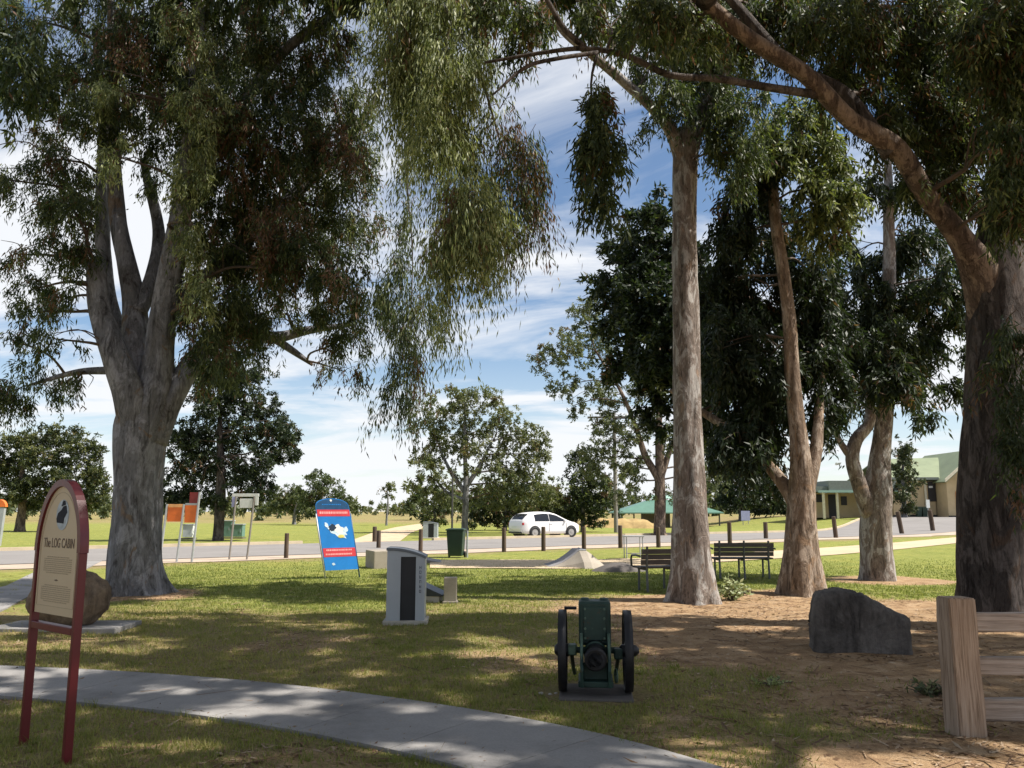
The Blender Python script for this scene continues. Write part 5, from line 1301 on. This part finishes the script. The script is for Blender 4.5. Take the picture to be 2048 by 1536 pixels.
# --- green service cabinets beyond the road at left
for px, py, w_, h_, lab, mt in ((452, 1077, .75, .95, 'grey green service cabinet beside the dark leaning trunk', 'green_box'), (476, 1077, .6, .75, 'second lower green service cabinet under the notice board', 'green_box'), (378, 1078, .55, .75, 'white topped box seen beneath the orange sign boards', 'white_panel')):
    g = G(px, py); e = empty('service_cabinet', g, 0, lab, 'cabinet', 'service cabinets')
    MB().box((0, 0, h_ / 2 + .05), (w_, .5, h_ - .1)).build('body', mt, e, bevel=.02)
    MB().box((0, 0, h_ + .02), (w_ + .06, .56, .05)).build('lid', 'steel_grey', e, bevel=.01)
    MB().box((0, 0, .02), (w_ + .1, .6, .08)).build('base', 'concrete_dark', e)
    MB().box((w_ * .3, -.257, h_ * .55), (.03, .02, .16)).build('handle', 'steel_grey', e)

# --- white hatchback
def make_car(loc, rz):
    car = empty('hatchback_car', loc, rz, 'white three door hatchback car stopped on the road', 'car')
    Lh = 1.98
    def ztop(x):
        P = [(-1.98, .60), (-1.95, .84), (-1.86, 1.00), (-1.66, 1.22), (-1.42, 1.38), (-1.1, 1.455), (-.5, 1.495), (-.05, 1.47), (.3, 1.385), (.75, 1.16), (1.15, .955), (1.45, .885), (1.72, .79), (1.9, .66), (1.98, .52)]
        for (a, b), (c, d) in zip(P, P[1:]):
            if a <= x <= c: return b + (d - b) * (x - a) / (c - a)
        return P[-1][1]
    def wid(x):
        t = abs(x) / Lh; return .855 * (1 - .30 * max(0, (t - .72) / .28) ** 2.2)
    belt = .90
    def hwf(x, z_):
        w = wid(x)
        if z_ <= belt: return w * (1 - .05 * max(0, (.38 - z_) / .2))
        return w * (1 - .26 * ((z_ - belt) / .6) ** 1.1)
    xs_ = np.concatenate([np.linspace(-1.98, -1.5, 9), np.linspace(-1.4, 1.0, 17), np.linspace(1.1, 1.98, 11)])
    vs = []; fs = []; NPt = 11
    for x in xs_:
        zt = ztop(x); zb = .20 if abs(x) < 1.75 else .24
        half = []
        zl = [zb, zb + .04, .42, .60, .76, .88, .90 + (zt - .9) * .4, .9 + (zt - .9) * .82]
        for z_ in zl:
            z2 = min(z_, zt - .012 * (8 - zl.index(z_)) if z_ > zt - .05 else z_)
            half.append((hwf(x, z2) * (1 if z_ > zb else .92), z2))
        we = half[-1][0]
        half += [(we * .90, zt - .012), (we * .5, zt + .012), (0, zt + .018)]
        for y, z_ in half: vs.append((x, y, z_))
        for y, z_ in half: vs.append((x, -y, z_))
    for i in range(len(xs_) - 1):
        for s in (0, 1):
            o0 = i * 22 + s * 11; o1 = (i + 1) * 22 + s * 11
            for k_ in range(10): fs.append((o0 + k_, o0 + k_ + 1, o1 + k_ + 1, o1 + k_))
        fs.append((i * 22, i * 22 + 11, (i + 1) * 22 + 11, (i + 1) * 22))
    for i in (0, len(xs_) - 1):
        b_ = i * 22; fs.append(tuple(b_ + k_ for k_ in range(11)) + tuple(b_ + 11 + k_ for k_ in range(9, -1, -1)))
    bm_ = MB().add(vs, fs); bo = bm_.build('body', 'car_paint', car, True)
    def side_glass(x0, x1, zlo, nm, s, n=10, top_m=.095):
        v = []; f = []
        for i in range(n + 1):
            x = x0 + (x1 - x0) * i / n; zt = ztop(x) - top_m
            for j in range(4):
                z_ = zlo + (max(zt, zlo + .01) - zlo) * j / 3; v.append((x, s * (hwf(x, z_) + .012), z_))
        for i in range(n):
            for j in range(3): f.append((i * 4 + j, i * 4 + j + 1, i * 4 + j + 5, i * 4 + j + 4))
        MB().add(v, f).build(nm, 'car_glass', car, True)
    for s in (-1, 1):
        side_glass(-1.18, -.235, .955, 'rear_side_window', s); side_glass(-.20, .98, .945, 'door_window', s, 12)
    def top_glass(x0, x1, fy, nm, n=8):
        v = []; f = []
        for i in range(n + 1):
            x = x0 + (x1 - x0) * i / n; zt = ztop(x); we = hwf(x, .9 + (zt - .9) * .82) * fy
            for j in range(7):
                y = -we + 2 * we * j / 6; v.append((x, y, zt + .02 + (.012 if abs(j - 3) < 2 else 0)))
        for i in range(n):
            for j in range(6): f.append((i * 7 + j, i * 7 + j + 1, i * 7 + j + 8, i * 7 + j + 7))
        MB().add(v, f).build(nm, 'car_glass', car, True)
    top_glass(.33, 1.08, .84, 'windscreen'); top_glass(-1.82, -1.46, .78, 'rear_window')
    for s in (-1, 1):
        MB().box((-1.86, s * .655, .80), (.12, .16, .13)).build('tail_light', 'car_red', car, bevel=.02)
        MB().box((1.80, s * .60, .67), (.2, .2, .11)).build('headlight', 'car_lamp', car, bevel=.03)
        MB().box((.80, s * .90, .96), (.12, .16, .11)).build('wing_mirror', 'car_paint', car, bevel=.03)
        MB().box((-.25, s * .862, .62), (.012, .012, .52)).box((.92, s * .862, .60), (.012, .012, .50)).build('door_gap', 'car_trim', car)
        MB().box((-.12, s * .868, .80), (.16, .03, .03)).build('door_handle', 'car_paint', car, bevel=.008)
        for x in (-1.20, 1.24):
            y = s * (.80 if x < 0 else .80)
            MB().tube([(x, s * .60, .33), (x, s * .868, .33)], .365, 28).build('wheel_arch', 'car_trim', car)
            wh = empty('wheel', (x, s * .80, .31)); wh.parent = car
            MB().ring((0, 0, 0), (0, 1, 0), .31, .20, .19, 28).build('tyre', 'rubber', wh, True)
            MB().tube([(0, -.08, 0), (0, .08 , 0)], .199, 24).build('rim', 'car_rim', wh)
            MB().tube([(0, s * .07, 0), (0, s * .105, 0)], .05, 12).build('hub', 'car_rim', wh)
    car.scale = (1.03, 1, .95)
    MB().box((-1.97, 0, .62), (.03, .50, .12)).build('number_plate', 'white_panel', car)
    MB().box((-1.93, 0, .30), (.12, 1.30, .10)).build('rear_bumper_trim', 'car_trim', car, bevel=.02)
    MB().box((1.94, 0, .36), (.1, 1.0, .16)).build('grille', 'car_trim', car, bevel=.02)
    return car
gc = G(1090, 1076)
make_car((gc.x, gc.y + .9, gc.z + .03), math.atan2(.60, .80) - R(4))

# --- picnic shelter with green hip roof
Ysh = 100.0
xa, xb = at(1232, 1025, Ysh).x, at(1448, 1025, Ysh).x
ze = at(1340, 1025, Ysh).z; zr = at(1340, 999, Ysh).z; zr2 = at(1340, 990, Ysh).z; xm = (xa + xb) / 2; gzs = gzf(xm, Ysh + 3)
sh = empty('picnic_shelter', (xm, Ysh + 4, gzs), 0, 'open picnic shelter with low green hipped roof beyond the road', 'shelter')
hx = (xb - xa) / 2; he = ze - gzs; hr = zr - gzs; hr2 = zr2 - gzs
vs = [(-hx, -4, he), (hx, -4, he), (hx, 4, he), (-hx, 4, he), (-hx * .3, -1.0, hr), (hx * .3, -1.0, hr), (hx * .3, 1.0, hr), (-hx * .3, 1.0, hr)]
rf = MB().add(vs + [(x, y, z_ - .14) for x, y, z_ in vs], [(0, 1, 5, 4), (1, 2, 6, 5), (2, 3, 7, 6), (3, 0, 4, 7), (4, 5, 6, 7), (8, 12, 13, 9), (9, 13, 14, 10), (10, 14, 15, 11), (11, 15, 12, 8), (12, 15, 14, 13), (0, 8, 9, 1), (1, 9, 10, 2), (2, 10, 11, 3), (3, 11, 8, 0)]).build('roof', 'roof_green', sh)
vs = [(-hx * .34, -1.1, hr + .16), (hx * .34, -1.1, hr + .16), (hx * .34, 1.1, hr + .16), (-hx * .34, 1.1, hr + .16), (-hx * .2, 0, hr2 + .1), (hx * .2, 0, hr2 + .1)]
MB().add(vs, [(0, 1, 5, 4), (1, 2, 5), (2, 3, 4, 5), (3, 0, 4), (3, 2, 1, 0)]).build('roof_vent', 'roof_teal', rf)
for x in (-.93, -.5, 0, .5, .93):
    for y in (-3.5, 3.5): MB().tube([(x * hx, y, -.3), (x * hx, y, he - .05)], .09, 8).build('post', 'pole_dark', sh)
MB().box((-hx * .1, 2.8, he * .46), (hx * .55, .2, he * .92)).build('screen_wall', 'wall_taupe', sh)
for x in (-.45, .35):
    t_ = empty('picnic_table', (xm + x * hx, Ysh + 2.6, gzs), R(8), 'picnic table under the %s half of the green shelter' % ('left' if x < 0 else 'right'), 'table', 'picnic tables in the shelter')
    MB().box((0, 0, .72), (1.9, .75, .06)).build('table_top', 'bench_slat', t_)
    for s in (-1, 1):
        MB().box((0, s * .65, .43), (1.9, .28, .05)).build('bench_seat', 'bench_slat', t_)
        MB().box((s * .7, 0, .34), (.08, 1.2, .70)).build('leg_frame', 'pole_dark', t_)
# tan cut bank behind the car and shelter
bk0, bk1 = at(1172, 1042, 92), at(1300, 1042, 92)
zt_ = at(1230, 1037, 92).z
mb = MB(); n = 24; vs = []
for i in range(n + 1):
    t_ = i / n; x = bk0.x - 1 + (bk1.x - bk0.x + 3) * t_; hgt = (zt_ + .3) * min(1, 4 * t_, 4 * (1 - t_)) * (1 + .1 * math.sin(i * 2.1))
    for dy, f_ in ((0, 0), (.5, .7), (1.2, 1.0), (5, .95), (9, 0)): vs.append((x, 92 + dy, gzf(x, 92) - .3 + (hgt + .3) * f_))
mb.add(vs, [(i * 5 + j, i * 5 + j + 1, (i + 1) * 5 + j + 1, (i + 1) * 5 + j) for i in range(n) for j in range(4)])
o = mb.build('earth_bank', 'embankment_mat', None, True); o['kind'] = 'structure'

# --- utility pole with cross arm behind the trees
Yp = 60.0; pt = at(1228, 835, Yp)
po = empty('power_pole', (pt.x, Yp, 0), R(-6), 'old power pole whose pale cross arm shows against the trees', 'pole')
MB().tube([(0, 0, -.3), (0, 0, pt.z * .6), (0, 0, pt.z + .35)], [.16, .13, .11], 12).build('pole', 'pole_grey', po)
MB().box((0, -.18, pt.z), (106 * Yp / FPX, .12, .14)).build('cross_arm', 'pole_grey', po)
for x in (-1.7, -1.0, -.2, .9, 1.7): MB().tube([(x, -.18, pt.z + .07), (x, -.18, pt.z + .15), (x, -.18, pt.z + .24)], [.03, .06, .04], 8).build('insulator', 'white_panel', po)

# --- cream building with green roof
Yb = 86.0; bz0 = gzf(at(1850, 1000, Yb).x, Yb) - .05
bo = at(1870, 1035, Yb)
bld = empty('cream_building', (bo.x, Yb, bz0), 0, 'cream rendered hall with green metal roof, gable front and side verandah', 'building')
def bx_(px): return at(px, 1000, Yb).x - bo.x
def bz_(py): return at(1870, py, Yb).z - bz0
def bbox(x0, x1, y0, y1, d0, d1, mat, nm, par=bld, bevel=0):
    a, b = bx_(x0), bx_(x1); c, d = bz_(y0), bz_(y1)
    return MB().box(((a + b) / 2, (d0 + d1) / 2, (c + d) / 2), (abs(b - a), abs(d1 - d0), abs(d - c))).build(nm, mat, par, bevel=bevel)
zbse = 0.0
bbox(1786, 1871, 962, 1036, .0, 9, 'wall_cream', 'wall')
gx0, gx1, gap = bx_(1873), bx_(2013), bx_(1943); ez, az = bz_(962), bz_(903)
MB().prism([(gx0, 0), (gx1, 0), (gx1, ez), (gap, az), (gx0, ez)], -2.2, 9).build('gable_wall', 'wall_cream', bld)
bbox(2014, 2150, 965, 1036, -.5, 9, 'wall_cream', 'wall')
# roofs
def slope(pts, mat, nm, th=.12, par=bld):
    vs = [Vector(p) for p in pts]; nrm = (vs[1] - vs[0]).cross(vs[2] - vs[0]).normalized() * th
    n_ = len(vs); V2 = vs + [p - nrm for p in vs]
    return MB().add(V2, [tuple(range(n_)), tuple(range(2 * n_ - 1, n_ - 1, -1))] + [(i, (i + 1) % n_, n_ + (i + 1) % n_, n_ + i) for i in range(n_)]).build(nm, mat, par)
mr = slope([(bx_(1770), -.7, bz_(957)), (bx_(1905), -.7, bz_(957)), (bx_(1960), 5.0, bz_(908)), (bx_(1800), 5.0, bz_(913))], 'roof_olive', 'main_roof')
slope([(bx_(1800), 5.02, bz_(913)), (bx_(1960), 5.02, bz_(908)), (bx_(1960), 10, bz_(957)), (bx_(1770), 10, bz_(957))], 'roof_olive', 'rear_roof')
slope([(gx0 - .35, -2.7, ez - .15), (gx0 - .35, 9, ez - .15), (gap, 9, az + .14), (gap, -2.7, az + .14)][::-1], 'roof_olive', 'gable_roof')
slope([(gx1 + .35, -2.7, ez - .15), (gx1 + .35, 9, ez - .15), (gap + .01, 9, az + .14), (gap + .01, -2.7, az + .14)], 'roof_olive', 'gable_roof')
slope([(bx_(2010), -1.2, bz_(962)), (bx_(2160), -1.2, bz_(962)), (bx_(2160), 4.5, bz_(930)), (bx_(2015), 4.5, bz_(930))], 'roof_teal', 'right_roof')
for a, s in ((gx0 - .38, -1), (gx1 + .38, 1)):
    slope([(a, -2.78, ez - .22), (gap, -2.78, az + .10), (gap, -2.78, az + .42), (a, -2.78, ez + .12)], 'trim_cream', 'barge_board', .08)
slope([(bx_(1893), -3.6, bz_(958)), (bx_(1985), -3.6, bz_(968)), (bx_(1985), -2.25, bz_(944)), (bx_(1900), -2.25, bz_(944))], 'roof_teal', 'awning', .08)
ch = bbox(1826, 1837, 910, 945, 2.2, 3.0, 'trim_cream', 'chimney'); bbox(1825, 1838, 906, 910, 2.1, 3.1, 'brick_pink', 'chimney_cap', ch)
# openings
w_ = bbox(1857, 1872, 963, 1003, -.10, .0 - .003, 'door_dark', 'window'); bbox(1858.5, 1866, 972, 976, -.14, -.102, 'white_panel', 'blind', w_)
wf = bbox(1889, 1912, 984, 1014, -2.28, -2.203, 'frame_orange', 'notice_window'); bbox(1893, 1907, 993, 1010, -2.33, -2.283, 'white_panel', 'pane', wf)
dr = bbox(1918, 1936, 974, 1034, -2.28, -2.203, 'door_brown', 'door'); bbox(1932, 1934, 1004, 1008, -2.36, -2.283, 'steel_grey', 'handle', dr)
bbox(1784, 1871.6, 1030, 1040, -.12, -.004, 'plinth_dark', 'plinth'); bbox(1872.4, 2014, 1031, 1040, -2.32, -2.204, 'plinth_dark', 'plinth')
bbox(1849, 1853, 960, 1036, -.16, -.06, 'trim_cream', 'downpipe'); bbox(1770, 1873, 955, 960, -.82, -.71, 'fascia_grey', 'gutter')
# verandah wing at left
bbox(1634, 1785, 985, 1036, 2.4, 9, 'wall_cream', 'verandah_wall')
bbox(1652, 1786, 962, 982, -1.0, 9.2, 'fascia_grey', 'verandah_roof'); bbox(1630, 1654, 973, 984, -.6, 9.0, 'fascia_grey', 'verandah_roof'); bbox(1630, 1787, 981, 985.5, -1.1, -.98, 'roof_teal', 'verandah_fascia')
for px in (1640, 1667, 1752): bbox(px, px + 4, 985, 1037, -.8, -.6, 'trim_cream', 'verandah_post')
bbox(1716, 1726, 985, 1037, -.9, -.4, 'brick_pink', 'brick_pier')
d2 = bbox(1674, 1692, 988, 1036, 2.32, 2.397, 'door_dark', 'door'); bbox(1689, 1690.5, 1010, 1014, 2.28, 2.318, 'steel_grey', 'handle', d2)
bbox(1640, 1662, 988, 1004, 2.32, 2.397, 'door_dark', 'window'); bbox(1700, 1712, 992, 1010, 2.33, 2.397, 'door_dark', 'window')
# bins and a street sign before the building
for px, lab in ((1838, 'left of the two dark green bins against the cream wall'), (1849, 'right of the two dark green bins against the cream wall')):
    x = at(px, 1035, Yb - 1).x; e = empty('wheelie_bin', (x, Yb - 1, gzf(x, Yb - 1)), 0, lab, 'bin', 'bins at the building')
    vs = [(sx * (.2 if z_ == 0 else .26), sy * (.2 if z_ == 0 else .28), z_ * .95 + .06) for z_ in (0, 1) for sx in (-1, 1) for sy in (-1, 1)]
    MB().add(vs, [(0, 1, 3, 2), (4, 6, 7, 5), (0, 4, 5, 1), (2, 3, 7, 6), (0, 2, 6, 4), (1, 5, 7, 3)]).build('body', 'bin_green', e)
    MB().box((0, 0, 1.045), (.56, .6, .05)).build('lid', 'bin_green', e, bevel=.01)
    MB().tube([(-.24, .2, .1), (.24, .2, .1)], .1, 12).build('wheel', 'rubber', e)
x = at(1857, 1030, 78).x; e = empty('street_sign', (x, 78, gzf(x, 78)), 0, 'small white street sign on a thin post by the leaning bollards', 'sign')
MB().tube([(0, 0, -.2), (0, 0, 1.5)], .04, 8).build('post', 'steel_grey', e); MB().box((0, -.06, 1.3), (.32, .03, .75)).build('plate', 'white_panel', e, bevel=.006)
x = at(1410, 1000, 92).x; e = empty('street_sign', (at(1491, 1030, 96).x, 96, gzf(at(1491, 1030, 96).x, 96)), 0, 'small lilac board standing right of the picnic shelter', 'sign')
MB().box((0, 0, 1.0), (1.0, .06, 1.1)).build('plate', 'lilac_panel', e); MB().tube([(-.3, .06, -.1), (-.3, .06, 1.2)], .04, 6).build('post', 'steel_grey', e); MB().tube([(.3, .06, -.1), (.3, .06, 1.2)], .04, 6).build('post', 'steel_grey', e)

# ------------------------------------------------------------------ low plants, grass, litter
def plant(label, g, r, h, n, leaf, ll, name='leafy_plant', fl=None):
    e = empty(name, g, 0, label, 'plant', 'small ground plants'); mb = MB(); Q = []; T = []
    for i in range(n):
        a = random.uniform(0, 6.28); rr = r * random.random() ** .6; hh = h * random.uniform(.4, 1) * (1 - .5 * rr / r)
        tip = Vector((math.cos(a) * rr, math.sin(a) * rr, hh)); mb.tube([(0, 0, -.03), tip * .5 + Vector((0, 0, hh * .1)), tip], [.006, .005, .003], 4, False)
        for j in range(9):
            t_ = random.uniform(.25, 1.0); p = tip * t_; d = Vector((random.gauss(0, 1), random.gauss(0, 1), random.gauss(.3, .6))).normalized(); w = d.orthogonal().normalized(); l = ll * random.uniform(.6, 1.2)
            Q.append([p, p + d * l * .45 + w * l * .2, p + d * l, p + d * l * .45 - w * l * .2]); T.append(random.random())
    mb.build('stems', 'twig', e); quads_mesh('leaves', np.array([[list(v) for v in q] for q in Q]), 4, leaf, e, np.array(T))
    return e
gq = G(1462, 1200); plant('pale green leafy sucker growth at the foot of the mottled gum', gq, .42, .48, 40, 'leaf_fresh', .10)
gq = G(1448, 1180); 
gq = G(1545, 1368); plant('small pale weed on the shaded dirt right of the mortar', gq, .20, .07, 16, 'leaf_fresh', .045)
gq = G(1862, 1392); plant('grey green weed beside the timber fence post', gq, .20, .16, 20, 'leaf_pale', .07)
def pebble(px, py, r, lab):
    g = G(px, py); bm = bmesh.new(); bmesh.ops.create_icosphere(bm, subdivisions=2, radius=r); rock_mesh(bm, r * .3, 1.2 / r, px)
    for v in bm.verts: v.co.z *= .6
    o = bm_obj('pebble', bm, 'concrete_pale'); o.location = (g.x, g.y, float(ground_z(g.x, g.y)) + r * .35); tag(o, lab, 'pebble', 'pale pebbles by the mortar')
pebble(1082, 1389, .022, 'leftmost of three pale pebbles left of the mortar plinth'); pebble(1100, 1388, .018, 'middle one of three pale pebbles left of the mortar plinth'); pebble(1112, 1386, .016, 'rightmost of three pale pebbles left of the mortar plinth')

def scatter(n, y0, y1, power):
    Y = y0 + (y1 - y0) * rng.random(n) ** power
    X = (rng.random(n) * 2 - 1) * (0.68 * Y + 1.4)
    return X, Y
obst = [(sg.location.x, sg.location.y, .05), (gr.x, gr.y + .25, .45), (plinth.location.x, plinth.location.y, .46)] + [(t.x, t.y, .62 if i == 0 else .4) for i, t in enumerate(TRUNKS)]
X, Y = scatter(560000, 3.7, 27, 1.35)
keep = (path_dist(X, Y) > -0.03 + .06 * fbm(X, Y, 2.5, 61)) & (rng.random(len(X)) > dirt_w(X, Y) * 1.25 + 0.05) & (rng.random(len(X)) < 0.25 + 1.3 * fbm(X, Y, 1.7, 31))
nn_ = -0.6 * X + 0.8 * Y
keep &= (nn_ < N_GRAVEL - .1 + .5 * rng.random(len(X))) & (rng.random(len(X)) < sstep(27.5, 15, Y) + .06)
for ox, oy, orr in obst: keep &= np.hypot(X - ox, Y - oy) > orr
for a_, b_ in zip(sp_l, sp_r):
    keep &= np.hypot(X - (a_.x + b_.x) / 2, Y - (a_.y + b_.y) / 2) > (a_ - b_).length * .5
X, Y = X[keep], Y[keep]; Z = ground_z(X, Y); n = len(X)
hgt = rng.uniform(.018, .048, n) * (0.75 + .6 * fbm(X, Y, 1.1, 41)) ; an = rng.random(n) * 6.283; le = rng.uniform(.1, .9, n) * hgt; la = rng.random(n) * 6.283
wd = rng.uniform(.0022, .0042, n) * (1 + Y / 14)
P = np.stack([X, Y, Z - .004], -1); wv = np.stack([np.cos(an) * wd, np.sin(an) * wd, np.zeros(n)], -1)
tip = P + np.stack([np.cos(la) * le, np.sin(la) * le, hgt], -1)
tint_ = np.clip(dry_w(X, Y) * .75 + rng.normal(size=n) * .16, 0, 1)
gr_o = quads_mesh('grass', np.stack([P - wv, P + wv, tip], 1), 3, 'blade', None, tint_)
tag(gr_o, 'short patchy lawn grass over the park ground', 'grass', None, 'stuff')
# fallen leaves, bark and twigs
X, Y = scatter(60000, 3.8, 18, 1.1)
keep = (path_dist(X, Y) > .0) & (rng.random(len(X)) < (.10 + .75 * dirt_w(X, Y)) * (.3 + 1.5 * sstep(.42, .62, fbm(X, Y, .9, 51)))) | ((path_dist(X, Y) < 0) & (rng.random(len(X)) < .12))
X, Y = X[keep], Y[keep]; n = len(X); Z = ground_z(X, Y) + np.where(path_dist(X, Y) < 0, .03, .006)
an = rng.random(n) * 6.283; l = rng.uniform(.015, .06, n) * np.where(rng.random(n) < .05, 2.6, 1); w = rng.uniform(.004, .011, n)
d = np.stack([np.cos(an), np.sin(an), rng.normal(size=n) * .15], -1); s = np.stack([-np.sin(an), np.cos(an), rng.normal(size=n) * .3], -1); P = np.stack([X, Y, Z], -1)
li = quads_mesh('leaf_litter', np.stack([P - d * l[:, None], P + s * w[:, None], P + d * l[:, None], P - s * w[:, None]], 1), 4, 'litter_mat', None, rng.random(n))
X, Y = scatter(2600, 3.8, 16, 1.1); keep = (rng.random(len(X)) < .25 + .7 * dirt_w(X, Y)) & ((path_dist(X, Y) > .02) | (rng.random(len(X)) < .12)); X, Y = X[keep], Y[keep]; n = len(X); Z = ground_z(X, Y) + np.where(path_dist(X, Y) < 0, .034, .010)
an = rng.random(n) * 6.283; l = rng.uniform(.05, .22, n); w = rng.uniform(.003, .007, n); d = np.stack([np.cos(an), np.sin(an), np.zeros(n)], -1); s = np.stack([-np.sin(an), np.cos(an), np.full(n, .4)], -1); P = np.stack([X, Y, Z], -1)
fl_ = quads_mesh('fallen_twigs', np.stack([P - d * l[:, None] - s * w[:, None], P - d * l[:, None] + s * w[:, None], P + d * l[:, None] + s * w[:, None] * .6, P + d * l[:, None] - s * w[:, None] * .6], 1), 4, 'litter_mat', None, rng.random(n) * .7)
tag(fl_, 'thin fallen twigs and bark strips lying on the ground', 'twigs', None, 'stuff')
tag(li, 'dry fallen gum leaves and bark scattered over the ground', 'leaf litter', None, 'stuff')

# taller tufts that break the mown lawn
X, Y = scatter(1500, 4.0, 20, 1.2)
keep = (path_dist(X, Y) > .02) & (dirt_w(X, Y) < .6) & (-0.6 * X + 0.8 * Y < N_GRAVEL - 1)
for ox, oy, orr in obst: keep &= np.hypot(X - ox, Y - oy) > orr
X, Y = X[keep], Y[keep]; kk = 26; n = len(X) * kk
cxy = np.stack([X, Y], -1).repeat(kk, 0) + rng.normal(size=(n, 2)) * .03
sc_ = (rng.uniform(.5, 1.3, len(X))).repeat(kk); Z = ground_z(cxy[:, 0], cxy[:, 1])
hgt = rng.uniform(.03, .085, n) * sc_; an = rng.random(n) * 6.283; la = rng.random(n) * 6.283; le = rng.uniform(.2, 1.0, n) * hgt; wd = rng.uniform(.002, .004, n)
P = np.concatenate([cxy, (Z - .004)[:, None]], 1); wv = np.stack([np.cos(an) * wd, np.sin(an) * wd, np.zeros(n)], -1); tip = P + np.stack([np.cos(la) * le, np.sin(la) * le, hgt], -1)
tf = quads_mesh('grass_tufts', np.stack([P - wv, P + wv, tip], 1), 3, 'blade', None, np.clip(rng.uniform(.1, .9, len(X)).repeat(kk) + rng.normal(size=n) * .1, 0, 1))
tag(tf, 'scattered taller grass tufts in the lawn', 'grass', None, 'stuff')
